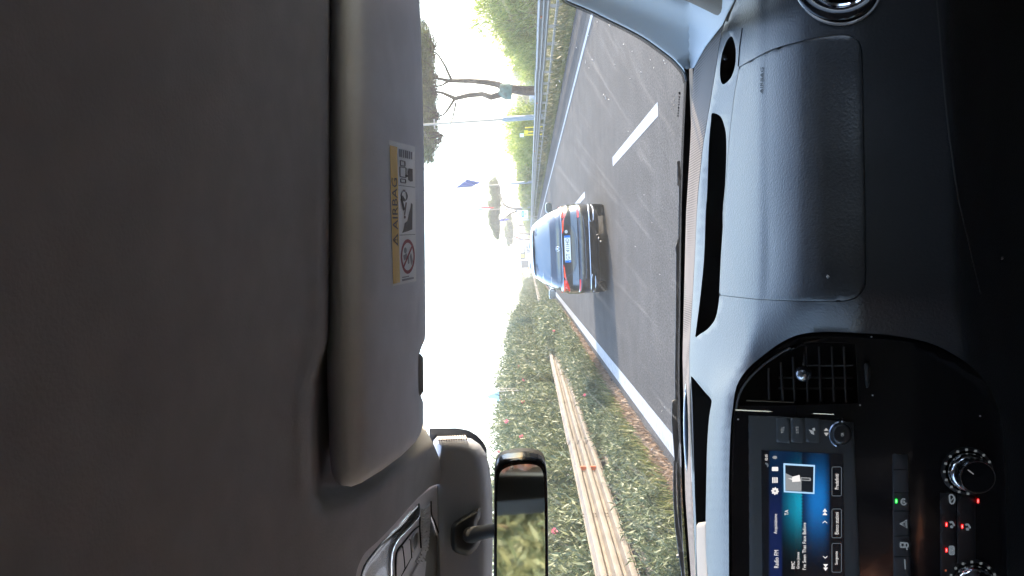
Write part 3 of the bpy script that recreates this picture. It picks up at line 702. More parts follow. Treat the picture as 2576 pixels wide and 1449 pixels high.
def make_car(label, loc, paint, plate=None, lights=True, glassm=None):
    x0, y0, _ = loc; root = thing('car', label, 'car', loc); G = glassm or mat('tinted_rear_glass', (0.14,0.175,0.215), .10, spec=.5)
    zs = sorted(set([t[0] for t in Wt+YR+YF]+list(np.arange(.2,1.5,.04)))); K = 72; V = []; Fc = []
    def ringpt(z, a):
        Wd = ip(Wt, z); yr, yf = ip(YR, z), ip(YF, z); cy = (yr+yf)/2; L = (yf-yr)/2; n = ip(NE, z); c, s = math.cos(a), math.sin(a)
        return Vector((x0+Wd*math.copysign(abs(c)**(2/n), c), y0+cy+L*math.copysign(abs(s)**(2/n), s), z))
    for z in zs:
        for j in range(K): V.append(ringpt(z, 2*math.pi*(j+.5)/K))
    Fc = [(i*K+j, i*K+(j+1)%K, (i+1)*K+(j+1)%K, (i+1)*K+j) for i in range(len(zs)-1) for j in range(K)]
    Fc += [tuple(reversed(range(K))), tuple(range((len(zs)-1)*K, len(zs)*K))]
    body = mesh('body', V, Fc, paint, root, angle=60)
    def rear(s, z, inw=0.0):
        Wd = ip(Wt, z); yr, yf = ip(YR, z), ip(YF, z); cy = (yr+yf)/2; L = (yf-yr)/2; n = ip(NE, z); t = min(.9995, abs(s)/Wd)
        return Vector((x0+s, y0+cy-L*(1-t**n)**(1/n)+inw, z))
    def rp(name, poly, m, off=.004, thick=.006, step=.05, par=None, rnd=None, closed=True, cm=True):
        return patch(name, curve(poly, 4) if cm else poly, rear, m, par or root, step=step, thick=thick, off=off, rnd=rnd)
    rp('rear_window', [(-.655,1.15),(-.3,1.135),(.3,1.135),(.655,1.15),(.64,1.20),(.50,1.40),(.42,1.425),(0,1.435),(-.42,1.425),(-.50,1.40),(-.64,1.20)], G)
    for sx in (-1,1):
        mb = MB()
        V = []; Fc = []
        for y_ in (.62,3.55):
            w_ = MB(); k = 28; r = .33
            for (rr, xx) in ((.19,.80),(.20,.87),(.31,.885),(.33,.86),(.33,.68),(.30,.66)):
                for j in range(k): w_.V.append(Vector((x0+sx*xx, y0+y_+.25+rr*math.cos(2*math.pi*j/k), .33+rr*math.sin(2*math.pi*j/k))))
            w_.F = [(i*k+j, i*k+(j+1)%k, (i+1)*k+(j+1)%k, (i+1)*k+j) for i in range(5) for j in range(k)]+[tuple(range(k)), tuple(range(5*k,6*k))]
            wh = w_.build('wheel', M_tyre, root)
        # side glass
        def side(yy, z, inw=0.0):
            best = ip(Wt, z); yr, yf = ip(YR, z), ip(YF, z); cy = (yr+yf)/2; L = (yf-yr)/2; n = ip(NE, z); t = min(.995, abs(yy-cy)/L)
            return Vector((x0+sx*(best*(1-t**n)**(1/n)-inw), y0+yy, z))
        patch('side_window', curve([(.75,1.12),(2.0,1.06),(2.85,1.02),(2.5,1.30),(2.2,1.40),(1.6,1.43),(1.15,1.40),(.85,1.25)], 4), side, G, root, step=.12, thick=.005, off=.004)
        # mirrors
        mb = MB(); cx = x0+sx*.98; cyy = y0+2.55; pts = rrect(-.12,-.075,.12,.075,.055)
        n = len(pts); V = []
        for (yy, sc) in ((-.035,.9),(0,1),(.06,.92),(.11,.6)): V += [Vector((cx+u*sc, cyy+yy, 1.06+v*sc)) for u, v in pts]
        mb.add(V, [(i*n+j, i*n+(j+1)%n, (i+1)*n+(j+1)%n, (i+1)*n+j) for i in range(3) for j in range(n)]+[tuple(range(n)), tuple(range(3*n,4*n))])
        mb.box((x0+sx*.86, cyy+.03, 1.0), (.16,.05,.04)); mir = mb.build('wing_mirror', paint, root)
        mb = MB(); mb.add([Vector((cx+u*.8, cyy-.038, 1.06+v*.8)) for u, v in pts], [tuple(range(n))]); mb.build('mirror_glass', mat('wing_mirror_glass', (.22,.27,.32), .08, metal=1), mir, smooth=False)
    if not lights: return root
    M_tr = mat('taillight_red', (0.35,0.008,0.01), .12, coat=1, emit=(1.0,0.03,0.02), es=.45); M_led = emat('taillight_led', (1.0,0.10,0.04), 2.2)
    M_dk = mat('bumper_black', (0.010,0.010,0.011), .5); M_line = mat('tail_strip', (0.65,0.7,0.75), .15, metal=1)
    for sx in (-1,1):
        L = rp('tail_light', [(sx*s, z) for s, z in ((.868,.915),(.6,.912),(.36,.905),(.30,.885),(.36,.875),(.55,.85),(.70,.80),(.80,.775),(.872,.79),(.885,.85))], M_tr, .006, .01)
        for k in range(12):
            a = .845-.042*k
            if k == 6: continue
            rp('led', [(sx*a,.888-.0*k),(sx*(a-.031),.888),(sx*(a-.031),.868),(sx*a,.868)], M_led, .011, .004, .03, L, cm=False)
        rp('reflector', rrect(min(sx*.60,sx*.83),.567,max(sx*.60,sx*.83),.592,.012), mat('reflector_red_glow', (0.6,0.05,0.05), .25, emit=(1,.05,.05), es=.15), .006, .006)  # passive reflector given a faint glow of its own
        ring = [(sx*s, z) for s, z in ((.845,.355),(.60,.36),(.52,.345),(.50,.32),(.55,.285),(.80,.275),(.845,.29),(.86,.325))]
        e = rp('exhaust_trim', ring, M_dk, .008, .01)
        V = [rear(s*1.0, z, -.012) for s, z in curve(ring, 5)]; mb = MB(); mb.tube(V+[V[0],V[1]], .008, 6); mb.build('chrome_ring', M_chrome, e)
    mb = MB(); V = [rear(s, .372-.012*abs(s/.85)**6, -.01) for s in np.linspace(-.86,.86,40)]; mb.tube(V, .010, 6); mb.build('bumper_chrome_strip', M_chrome, root)
    rp('rear_bumper', [(-.86,.40),(0,.395),(.86,.40),(.88,.50),(.86,.545),(0,.55),(-.86,.545),(-.88,.50)], mat('bumper_shade_paint', (0.014,0.016,0.019), .3, coat=.6), .003, .004, cm=False)  # same paint as the body, darker reflection put into the colour
    rp('lower_diffuser', [(-.83,.205),(0,.20),(.83,.205),(.86,.27),(.8,.36),(0,.362),(-.8,.36),(-.86,.27)], M_dk, .003, .006, cm=False)
    mb = MB(); V = [rear(s, .905, -.012) for s in np.linspace(-.86,.86,50)]; mb.tube(V, .009, 6); mb.build('tailgate_lip', M_line, root)
    rec = rp('plate_recess', [(-.50,.80),(-.36,.885),(-.30,.893),(.30,.893),(.36,.885),(.48,.80),(.40,.72),(.25,.655),(-.25,.65),(-.42,.70)], mat('recess_gloss', (0.02,0.022,0.026), .3, coat=.6), .003, .004)
    V = [rear(s, z, -.006) for s, z in curve([(-.62,.86),(-.52,.80),(-.44,.70),(-.28,.64),(0,.625),(.28,.64),(.44,.70),(.54,.80),(.62,.86)], 6, False)]; mb = MB(); mb.tube(V, .006, 6); mb.build('tailgate_crease', paint, root)
    V = [rear(s, z, -.002) for s, z in curve([(-.60,.475),(-.52,.46),(-.2,.455),(.2,.455),(.52,.475),(.62,.49)], 8, False)]; mb = MB(); mb.tube(V, [.012]*len(V), 8); mb.build('bumper_ridge', paint, root)
    for s in (-.62,-.22,.2,.6):
        rp('parking_sensor', circ(s,.535,.012,.012,14), M_dk, .006, .006, .02, cm=False)
    if plate:
        p = rp('number_plate', rrect(-.262,.742,.262,.858,.01), mat('plate_white', (0.75,0.77,0.78), .4), .02, .012, cm=False)
        for sx in (-1,1):
            a, b = sorted((sx*.262, sx*.218)); rp('plate_band', [(a,.744),(b,.744),(b,.856),(a,.856)], mat('plate_blue', (0.01,0.16,0.55), .4), .022, .003, .03, p, cm=False)
        text('plate_text', plate, lambda a,b: rear(-.205+.41*a, .766+.068*b, -.0235), M_blk, p)
        text('plate_text', 'I', lambda a,b: rear(-.245+.008*a, .758+.02*b, -.026), mat('plate_white', (0,0,0)), p)
    # star badge
    st = rp('badge', circ(.01,.985,.043,.043,30), mat('badge_dark', (0.02,0.025,0.03), .25), .010, .012, .02, cm=False)
    mb = MB(); V = [rear(.01+.043*math.cos(a), .985+.043*math.sin(a), -.016) for a in np.linspace(0,2*math.pi,33)]; mb.tube(V, .0055, 6)
    for a in (90,210,330):
        q = [rear(.01+.041*math.cos(R(a)), .985+.041*math.sin(R(a)), -.016), rear(.01, .985, -.018)]
        mb.tube(q, [.002,.007], 6)
    mb.build('badge_star', M_chrome, st)
    sk = rp('sticker', circ(.335,.815,.033,.03,20), mat('sticker_white', (0.55,0.56,0.55), .5), .010, .002, .03, cm=False)
    rp('sticker_emblem', circ(.335,.815,.010,.012,12), mat('sign_ink', (0,0,0)), .013, .001, .03, sk, cm=False)
    # roof spoiler lip, wiper, tail brake light
    mb = MB(); V = [rear(s, 1.462-.03*abs(s/.5)**3, -.03) for s in np.linspace(-.5,.5,20)]; mb.tube(V, .022, 8); mb.build('roof_spoiler', paint, root)
    mb = MB(); mb.tube([rear(.02,1.165,-.02), rear(.1,1.30,-.018), rear(.16,1.40,-.016)], [.014,.009,.006], 6)
    return root
P_dark = mat('car_paint_anthracite', (0.055,0.066,0.082), .30, metal=.85, coat=1.0, spec=.6)
make_car('dark grey hatchback just ahead in the lane, red tail lights lit', (0.17, 14.3, 0), P_dark, plate='GT 411HD')
P_white = mat('car_paint_white', (0.75,0.76,0.78), .25, coat=1); 
o = make_car('white car far ahead, only its roof showing above the dark hatchback', (-.75, 92, .12), P_white, lights=True); o.scale = (1,1,1.08)
o = make_car('silver car with dark windows far ahead on the right of the dark hatchback', (2.25, 120, .12), mat('car_paint_silver', (0.45,0.46,0.48), .25, metal=.5, coat=1), lights=True); o.scale = (1,1,1.08)
# ================================================================== van interior
M_roof = mat('headliner_fabric', (0.40,0.395,0.405), 0.95, noise=.06, nscale=30, bump=.35, bscale=420, bdist=.0012)
M_visor = mat('visor_vinyl', (0.70,0.715,0.79), 0.75, noise=.04, nscale=30, bump=.3, bscale=500, bdist=.0008)
M_dash = mat('dash_plastic', (0.018,0.019,0.021), 0.40, noise=.05, nscale=40, bump=.6, bscale=340, bdist=.0009, spec=.36)
M_pillar = mat('pillar_trim', (0.42,0.44,0.46), 0.7, bump=.25, bscale=500, bdist=.0008)
M_gloss = mat('piano_black', (0.004,0.004,0.005), .14, spec=.3, coat=.12)
M_trimgrey = mat('console_grey_plastic', (0.78,0.75,0.77), .6, bump=.2, bscale=600, bdist=.0005)
M_dark = mat('dark_plastic', (0.020,0.021,0.023), .5, bump=.2, bscale=500, bdist=.0005)
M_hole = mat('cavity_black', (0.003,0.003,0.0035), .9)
M_cover = mat('sensor_cover_grey', (0.34,0.355,0.40), .5, bump=.3, bscale=500, bdist=.0006)
M_rubber = mat('rubber_black', (0.004,0.004,0.005), .6)
M_mirror = mat('mirror_silver', (0.95,0.96,0.95), .032, metal=1.0)

# ---- headliner -------------------------------------------------
base_head = table({q: [(-700,.20),(-300,.25),(0,.30),(400,.41),(800,.64),(950,.79),(1110,1.01),(1200,1.10)] for q in (-300,1700)})
def sst(a, b, v): t = min(1, max(0, (v-a)/(b-a))); return t*t*(3-2*t)
def xedge(y): return float(np.interp(y, [-300,860,905,960,1010,1250,1300], [828,822,806,786,779,781,784]))
def head(x, y):
    d = base_head(x, y)
    q = sst(xedge(y)-6, xedge(y)+10+24*sst(900,1000,y), x)*(1-sst(1215,1310,y))
    # recess closes towards the windscreen along the diagonal below the visor
    dd = (y-(1250-(x-860)*.85)) ; q *= 1-sst(-25,70,dd)
    d += .085*q
    d -= .012*math.exp(-((x-xedge(y)+22)/20)**2)*(1-sst(1200,1300,y))*.5
    bx, by = x-1085, y-1135
    d -= .022*math.exp(-(bx/60)**2-(by/75)**2)
    return d
Lh = lifter(head)
cab = thing('van_cab', 'grey fabric lined cab of the van the picture is taken from, around the windscreen', 'van', (-.45,0.4,.5))
out = [(-500,-420),(1040,-420),(1040,1040),(1062,1055),(1074,1085),(1092,1120),(1104,1150),(1111,1190),(1118,1250),(1128,1350),(1140,1460),(1155,1800),(-500,1800)]
con = [C6(1120,-10),C6(1000,120),C6(700,460),C6(400,770),C6(150,1000),C6(20,1250),C6(-30,1449),C6(-60,2300),C6(1920,2300),C6(1845,1449),C6(1800,900),C6(1760,300),C6(1735,0),C6(1700,-300),C6(1560,-330),C6(1400,-270)]
con = [(x, y) for x, y in con]
patch('headliner', out, Lh, M_roof, cab, holes=[curve(con[:7],3,False)+con[7:9]+curve(con[9:],3,False)[:]], step=16, thick=.02, hthick=.0012, es=10, fine=(700,700,1130,1340,6.5))
# the lining carries on to both sides and behind the camera, a little above the moulded part
pr = [(-.60,1.785),(-.1,1.790),(.25,1.788),(.41,1.782),(.62,1.760)]
V = [(x, y, z) for x in (-1.35,-.9,-.45,.0,.46) for y, z in pr]; k = len(pr)
mesh('lining_side_panel', V, [(i*k+j, i*k+j+1, (i+1)*k+j+1, (i+1)*k+j) for i in range(4) for j in range(k-1)], M_roof, cab)
# ---- roof console ----------------------------------------------
rc_ = thing('roof_console', 'grey overhead console with glossy bezel, switches and microphone grille above the mirror', 'roof console', tuple(P(1050,1400,.78)))
Lc = lambda x, y, inw=0.0: P(x, y, base_head(x, y)+inw)
bez = [C6(1195,35),C6(1215,60),C6(1212,300),C6(1000,540),C6(820,720),C6(735,860),C6(690,1000),C6(675,1200),C6(680,1449),C6(700,2100),C6(-10,2100),C6(40,1500),C6(120,1250),C6(300,990),C6(500,760),C6(800,480),C6(1050,180)]
lens = [C6(1437,300),C6(1500,480),C6(1580,800),C6(1625,1100),C6(1640,1449),C6(1650,2100),C6(900,2100),C6(1100,1500),C6(1300,1150),C6(1380,850),C6(1410,500)]
body_out = [(x-3.5, y-3.0) if i < 9 else (x, y) for i, (x, y) in enumerate(con)]
patch('console_body', curve(body_out[:7],3,False)+body_out[7:9]+curve(body_out[9:],3,False), Lc, M_trimgrey, rc_, holes=[bez, lens], step=10, thick=.01, hthick=.003, off=-.0008)
patch('glossy_bezel', curve(bez[:9],3,False)+bez[9:11]+curve(bez[11:],3,False), lambda x,y,i=0: P(x,y,base_head(x,y)+.004+i-.010*math.exp(-((x+y*.82-2060)/60)**2)), mat('bezel_gloss', (0.07,0.08,0.09), .16, coat=.6, spec=.8), rc_, step=8, thick=.004, rnd=(14,.006))
patch('sensor_lens', lens, lambda x,y,i=0: P(x,y,base_head(x,y)+.005+i), mat('smoked_lens', (0.20,0.20,0.19), .4), rc_, step=12, thick=.003)
for nm, pl in (('switch_button',[C6(890,850),C6(1020,740),C6(1045,1100),C6(930,1290),C6(900,1050)]),('switch_button',[C6(775,1000),C6(870,890),C6(895,1080),C6(915,1300),C6(850,1449),C6(800,2000),C6(765,2000),C6(757,1300)])):
    patch(nm, pl, Lc, M_trimgrey, rc_, step=8, thick=.004, off=.004, rnd=(3,.002))
for pts in ([C6(1212,470),C6(1100,560),C6(980,700),C6(870,840),C6(780,950),C6(745,1100),C6(745,1449)],[C6(870,880),C6(900,1080),C6(915,1290)],[C6(1040,1090),C6(930,1300),C6(840,1449)],[C6(1015,740),C6(1040,960),C6(1050,1100)],[C6(1430,0),C6(1440,250),C6(1500,400),C6(1600,680),C6(1700,950)],[C6(1215,300),C6(1212,520),C6(1235,900)]):
    mb = MB(); mb.tube([Lc(x,y,-.0012) for x,y in curve(pts,5,False)], .0011, 5); mb.build('seam', M_hole, rc_)
rb = curve([C6(1175,590),C6(1100,640),C6(1058,760),C6(1065,900),C6(1090,980),C6(1150,880),C6(1178,760)],4)
k_ = patch('round_button', rb, Lc, mat('button_brown', (0.035,0.022,0.018), .35), rc_, step=6, thick=.004, off=.002, rnd=(5,.003))
mb = MB(); V = [Lc(x,y,-.003) for x,y in rb]; mb.tube(V+V[:2], .0014, 6); mb.build('button_ring', M_trimgrey, k_)
for i in range(19):    # microphone grille: wavy ridges
    t = i/18; a = np.array(C6(1255+(-20)*t, 160+1000*t)); b = np.array(C6(1400-40*t*t-60*max(0,t-.6), 60+1090*t))
    if t > .8: a = np.array(C6(1235-500*(t-.8), 160+1000*t)); b = np.array(C6(1320-200*(t-.8), 80+1120*t))
    pts = [a+(b-a)*s+np.array([0, 2.2*math.sin(s*math.pi*(1+(i%3)))+(3*s if t>.7 else 0)]) for s in np.linspace(0,1,9)]
    mb = MB(); mb.tube([Lc(p[0],p[1],-.001) for p in pts], .0016, 5); mb.build('grille_ridge', M_trimgrey, rc_)
for i in range(10):
    t = i/9; a = np.array(C6(1180-180*t, 1180+330*t)); b = np.array(C6(1310-30*t, 1190+300*t)); pts = [a+(b-a)*s+np.array([0, 2.5*math.sin(s*math.pi)]) for s in np.linspace(0,1,7)]
    mb = MB(); mb.tube([Lc(p[0],p[1],-.001) for p in pts], .0022, 6); mb.build('grille_ridge', M_trimgrey, rc_)

# ---- sun visor --------------------------------------------------
def visd(x, y): return float(np.interp(x, [700,820,850,880,910,950,1000,1068,1110], [.70,.700,.688,.682,.686,.712,.768,.865,.93]))
Lv = lifter(visd)
vo = [(830,-300),(829,0),(826,400),(822,860),(823,980),(828,1120),(833,1185),(843,1208),(860,1221),(884,1224),(910,1214),(960,1183),(1010,1146),(1045,1112),(1060,1086),(1065,1060),(1065,1012),(1060,998),(1056,985),(1055,940),(1055,893),(1059,878),(1069,855),(1071,835),(1069,600),(1067,400),(1062,200),(1056,0),(1052,-300)]
vis = thing('sun_visor', 'grey padded sun visor folded up against the roof lining, airbag warning label on it', 'sun visor', tuple(P(950,500,.66)))
patch('visor_pad', vo, Lv, M_visor, vis, step=16, es=9, rnd=(40,.030), thick=.02)
mb = MB(); mb.tube([P(1052,892,.868),P(1055,900,.868),P(1056,985,.868),P(1053,993,.868)], [.003,.0048,.0048,.003], 10); mb.build('hinge_clip', mat('clip_grey', (0.45,0.43,0.44), .5), vis)
# label on the visor: a along reading direction, b downwards
lm = quad_map([(988,720),(979,352),(1044,369),(1047,707)])
M_lab = mat('label_white', (0.85,0.85,0.88), .5); M_laby = mat('label_yellow', (0.80,0.50,0.08), .5); M_ink = mat('label_ink', (0.07,0.05,0.055), .6); M_red = mat('label_red', (0.30,0.03,0.05), .6); M_lgrey = mat('label_grey', (0.27,0.26,0.29), .6)
def LL(off): return lambda a, b, i=0.0: (lambda p: P(p[0], p[1], visd(*p)+vroll(*p)-off+i))(lm(a, b))
_vo = densify(vo, 9)
def vroll(x, y):
    dd = polydist(_vo, np.array([[x, y]]))[0]; t = min(1, dd/40); return .030*(1-math.sqrt(max(0, 1-(1-t)**2)))
lab = patch('warning_label', [(0,0),(1,0),(1,1),(0,1)], LL(.0012), M_lab, vis, step=.1, thick=.001, smooth=False)
patch('yellow_band', [(.015,.02),(.965,.02),(.965,.31),(.015,.31)], LL(.0018), M_laby, lab, step=.1, thick=.0003, smooth=False)
text('band_text', 'AIRBAG', lambda a, b: LL(.0026)(.385+.36*a, .28-.22*b), M_ink, lab)
def art(polys, m, off=.0026, name='pictogram'):
    mb = MB()
    for pl in polys:
        o = patch('tmp', pl, LL(off), m, None, step=.04, thick=0, smooth=False); me = o.data
        mb.add([v.co.copy() for v in me.vertices], [tuple(p.vertices) for p in me.polygons]); bpy.data.objects.remove(o)
    return mb.build(name, m, lab, smooth=False)
tri = lambda s: [(.315-.045*s,.165+.10*s),(.315+.045*s,.165+.10*s),(.315,.165-.12*s)]
art([[(.27,.27),(.36,.27),(.315,.05)]], M_ink); art([[(.288,.245),(.342,.245),(.315,.105)]], M_laby, .0030)
art([[(.311,.13),(.319,.13),(.318,.20),(.312,.20)],[(.311,.215),(.319,.215),(.319,.235),(.311,.235)]], M_ink, .0034)
art([[(.345,.33),(.349,.33),(.349,.98),(.345,.98)],[(.695,.33),(.699,.33),(.699,.98),(.695,.98)]], mat('label_line', (0.16,0.16,0.2), .6))
# prohibition roundel
rnd_ = circ(.19,.66,.125,.29,40); inn = circ(.19,.66,.100,.235,40)
mb = MB(); A = [LL(.0026)(a,b) for a,b in rnd_]; B_ = [LL(.0026)(a,b) for a,b in inn]; n = len(A); mb.add(A+B_, [(i,(i+1)%n,n+(i+1)%n,n+i) for i in range(n)]); mb.build('prohibition_ring', M_red, lab, smooth=False)
art([[(.115,.50),(.130,.47),(.268,.83),(.253,.86)]], M_red, .0030)
art([circ(.235,.56,.022,.06,16),[(.165,.50),(.20,.47),(.215,.62),(.175,.64)],[(.135,.66),(.20,.64),(.20,.70),(.14,.72)]], M_lgrey)
art([[(.12,.80),(.19,.74),(.215,.80),(.15,.87)]], M_lgrey, .0028)
art([[(.375,.42),(.43,.62),(.505,.66),(.50,.74),(.395,.84),(.372,.50)] if False else [(.362,.44),(.385,.50),(.43,.55),(.445,.66),(.55,.80),(.58,.82),(.57,.88),(.385,.86),(.375,.70)],
     [(.52,.50),(.60,.40),(.63,.48),(.60,.60),(.59,.55),(.60,.48),(.53,.58)]], M_ink)
art([circ(.475,.56,.012,.035,12),[(.49,.53),(.58,.60),(.58,.65),(.49,.58)],[(.655,.50),(.67,.50),(.67,.60),(.655,.60)]], mat('label_maroon', (0.13,0.06,0.07), .6))
mb = MB(); mb.tube([LL(.003)(a,b) for a,b in circ(.625,.55,.035,.12,20)+[(.66,.55)]], .0005, 4); mb.build('pictogram', M_lgrey, lab)
art([[(.745,.72),(.80,.70),(.83,.74),(.83,.90),(.74,.90),(.735,.80)],[(.765,.60),(.78,.60),(.78,.72),(.765,.72)]], M_ink)
for (a0,a1,b0,b1) in ((.72,.745,.42,.62),(.76,.83,.40,.64),(.84,.875,.42,.60)):
    mb = MB(); q = rrect(a0,b0,a1,b1,.008); mb.tube([LL(.003)(a,b) for a,b in q+[q[0]]], .0005, 4); mb.build('pictogram', M_lgrey, lab)
art([[(.90+.0,.38+.075*i),(.955,.38+.075*i),(.955,.38+.075*i+(.045 if i%3 else .06)),(.90,.38+.075*i+(.045 if i%3 else .06))] for i in range(7)], M_lgrey)
art([[(.02,.40),(.035,.40),(.035,.90),(.02,.90)],[(.042,.40),(.050,.40),(.050,.70),(.042,.70)]], M_lgrey)

# ---- windscreen ---------------------------------------------------
def wsd(x, y):
    d = float(np.interp(x, [900,1040,1715,1800], [.92,1.02,1.50,1.565]))
    return d-.10*max(0,(500-y)/500)**2-.02*max(0,(y-1200)/500)**2
Lw = lifter(wsd)
ws = thing('windscreen', 'slightly dusty windscreen with insect splats in front of the road view', 'windscreen', tuple(P(1400,700,1.2)))
Mg = bpy.data.materials.new('windscreen_glass'); Mg.use_nodes = True; n = Mg.node_tree; n.nodes.remove(n.nodes['Principled BSDF'])
outn = n.nodes['Material Output']; tr = n.nodes.new('ShaderNodeBsdfTransparent'); tr.inputs[0].default_value = (.95,.97,.98,1)
tl = n.nodes.new('ShaderNodeBsdfTranslucent'); tl.inputs[0].default_value = (.9,.9,.9,1)
gl = n.nodes.new('ShaderNodeBsdfGlossy'); gl.inputs['Roughness'].default_value = .02
fr = n.nodes.new('ShaderNodeFresnel'); fr.inputs[0].default_value = 1.25
m1 = n.nodes.new('ShaderNodeMixShader'); m2 = n.nodes.new('ShaderNodeMixShader')
tc = n.nodes.new('ShaderNodeTexCoord'); mp = n.nodes.new('ShaderNodeMapping'); mp.inputs['Rotation'].default_value = (0,0,R(0)); mp.inputs['Scale'].default_value = (160,7,7)
mp0 = n.nodes.new('ShaderNodeMapping'); mp0.inputs['Rotation'].default_value = (0,R(-50),0); n.links.new(tc.outputs['Object'], mp0.inputs[0]); n.links.new(mp0.outputs[0], mp.inputs[0])
tn = n.nodes.new('ShaderNodeTexNoise'); tn.inputs['Scale'].default_value = 1; tn.inputs['Detail'].default_value = 3; n.links.new(mp.outputs[0], tn.inputs['Vector'])
rp_ = n.nodes.new('ShaderNodeMapRange'); rp_.inputs[1].default_value = .55; rp_.inputs[2].default_value = .8; rp_.inputs[3].default_value = .007; rp_.inputs[4].default_value = .04
n.links.new(tn.outputs['Fac'], rp_.inputs[0]); n.links.new(rp_.outputs[0], m1.inputs[0])
n.links.new(tr.outputs[0], m1.inputs[1]); n.links.new(tl.outputs[0], m1.inputs[2])
n.links.new(m1.outputs[0], m2.inputs[1]); n.links.new(gl.outputs[0], m2.inputs[2])
mu = n.nodes.new('ShaderNodeMath'); mu.operation = 'MULTIPLY'; mu.inputs[1].default_value = .03; n.links.new(fr.outputs[0], mu.inputs[0]); n.links.new(mu.outputs[0], m2.inputs[0]); n.links.new(m2.outputs[0], outn.inputs[0])
patch('glass', [(1020,-350),(1755,-350),(1728,200),(1714,500),(1712,900),(1728,1400),(1740,1800),(1110,1800),(1020,1000)], Lw, Mg, ws, step=40, thick=0)
M_frit = mat('frit_black', (0.002,0.002,0.0025), .8, spec=.05)
def line_at(tb, y): return float(np.interp(y, [t[0] for t in tb], [t[1] for t in tb]))
# black border band at the base: (y, x_start_black)
fb = [(150,1712),(175,1722),(186,1727),(370,1719),(537,1714),(894,1709),(983,1709),(1250,1716),(1449,1731),(1800,1745)]
fe = [(150,1748),(175,1748),(186,1747),(370,1739),(537,1729),(894,1720),(983,1722),(1250,1727),(1449,1741),(1800,1758)]
ys_ = list(np.arange(165, 1800, 25))
patch('black_border', [(line_at(fb,y),y) for y in ys_]+[(line_at(fe,y)+4,y) for y in reversed(ys_)], lambda x,y,i=0: Lw(x,y,i-.004), M_frit, ws, step=14, thick=.004)
Mdot = bpy.data.materials.new('frit_dots'); Mdot.use_nodes = True; n = Mdot.node_tree; b = n.nodes['Principled BSDF']; b.inputs['Base Color'].default_value = (.05,.052,.056,1); b.inputs['Alpha'].default_value = .62
patch('dotted_edge', [(line_at(fb,y)-5,y) for y in ys_]+[(line_at(fb,y)-.3,y) for y in reversed(ys_)], lambda x,y,i=0: Lw(x,y,i-.003), Mdot, ws, step=14, thick=0)
# pillar side seal and dotted edge
ed = [N(2050+x/3.435, y/3.435) for x, y in ((190,-90),(260,0),(330,35),(560,130),(800,250),(1000,345),(1250,480),(1450,620),(1620,750),(1700,830),(1760,900),(1790,960),(1805,1040))]
ed = [(1330,-150),(1380,-60)]+curve(ed[1:],3,False)
mb = MB(); mb.tube([P(x,y,wsd(x,y)-.07) for x,y in ed], .0035, 8); mb.build('rubber_seal', M_rubber, ws)
off_ = lambda pts, dx, dy: [(x+dx, y+dy) for x, y in pts]
patch('dotted_edge', off_(ed,-9,7)[:]+list(reversed(off_(ed,1,-1))), lambda x,y,i=0: P(x,y,wsd(x,y)-.01), Mdot, ws, step=14, thick=0)
M_spl = mat('insect_residue', (0.42,0.40,0.37), .7, emit=None)
def q2(x, y): return N(2050+x/3.435, y/3.435)
random.seed(11)
for (x, y, L, W, a) in ((*q2(810,330),9,3,70),(*q2(590,770),8,4,40),(*q2(500,800),12,1,92),(*q2(1510,780),7,3,60),(*q2(1525,815),5,3,30),(*q2(1335,770),4,2,70),(*q2(880,830),5,2,60),(*q2(1215,925),4,2,60),(*q2(1075,1010),3,3,0),
                     (*q2(990,570),4,3,120),(*q2(1100,660),3,1.5,100),(*q2(1380,870),5,1.4,110),(*q2(545,875),2.4,2,0),(*q2(650,280),6,1,95),
                     (1523,245,13,3,75),(1518,238,8,2,120),(1531,250,6,2,20),(1408,205,9,3,60),(1400,215,7,2,110),(1506,599,8,4,100),(1511,607,6,6,0),(1503,590,10,1.6,150),
                     (1672,1025,10,1.6,70),(1665,1034,8,1.2,110),(1651,1052,8,1,150),(1640,1130,7,1.4,110),(1628,1160,9,1.4,140),(1436,1180,12,1.5,120),(1428,1195,10,1.2,140),(1447,1172,5,1.5,80),(1460,1158,6,1,120),(1380,1345,4,1.5,100),(1412,1145,4,3,100),(1620,490,2,2,0),(1598,620,2,1.6,0),(1660,690,2.5,1.3,0),(1580,330,2,2,0),(1450,120,5,2,70),(1480,90,3,2,20),(1640,560,2,1.5,0)):
    pl = [(x+L*.42*math.cos(t)*random.uniform(.6,1.25)*math.cos(R(a))-W*.42*math.sin(t)*random.uniform(.6,1.2)*math.sin(R(a)), y+L*.42*math.cos(t)*random.uniform(.7,1.2)*math.sin(R(a))+W*.42*math.sin(t)*random.uniform(.6,1.2)*math.cos(R(a))) for t in np.linspace(0, 2*math.pi, 11)[:-1]]
    V = [P(px,py,wsd(px,py)+.004) for px,py in pl]+[P(x,y,wsd(x,y)-.001)]; mesh('insect_splat', V, [(i,(i+1)%10,10) for i in range(10)], M_spl, ws)
# maker's mark on the glass (illegible print)
gm = lambda a, b, o=0: (lambda p: P(p[0],p[1],wsd(*p)-.003-o))(quad_map([(1709,294),(1714,228),(1704,226),(1700,292)])(a,b))
for k, (a0, wd) in enumerate(((0,.05),(.1,.05),(.2,.05),(.3,.07),(.43,.05),(.53,.04),(.63,.04),(.72,.05),(.84,.10))):
    mesh('glass_mark', [gm(a0,.15),gm(a0+wd,.15),gm(a0+wd,.6),gm(a0,.6)], [(0,1,2,3)], M_blk, ws, smooth=False)
for (x, y, r) in ((1693,240,3),(1697,252,2),(1692,262,3.5),(1689,275,2.5),(1697,266,2)):
    V = [P(x+r*math.cos(t),y+r*math.sin(t)*1.3,wsd(x,y)-.003) for t in np.linspace(0,6.28,12)]; mb = MB(); mb.tube(V, .0004, 4); mb.build('glass_mark', mat('mark_grey', (0.12,0.12,0.12), .6), ws)

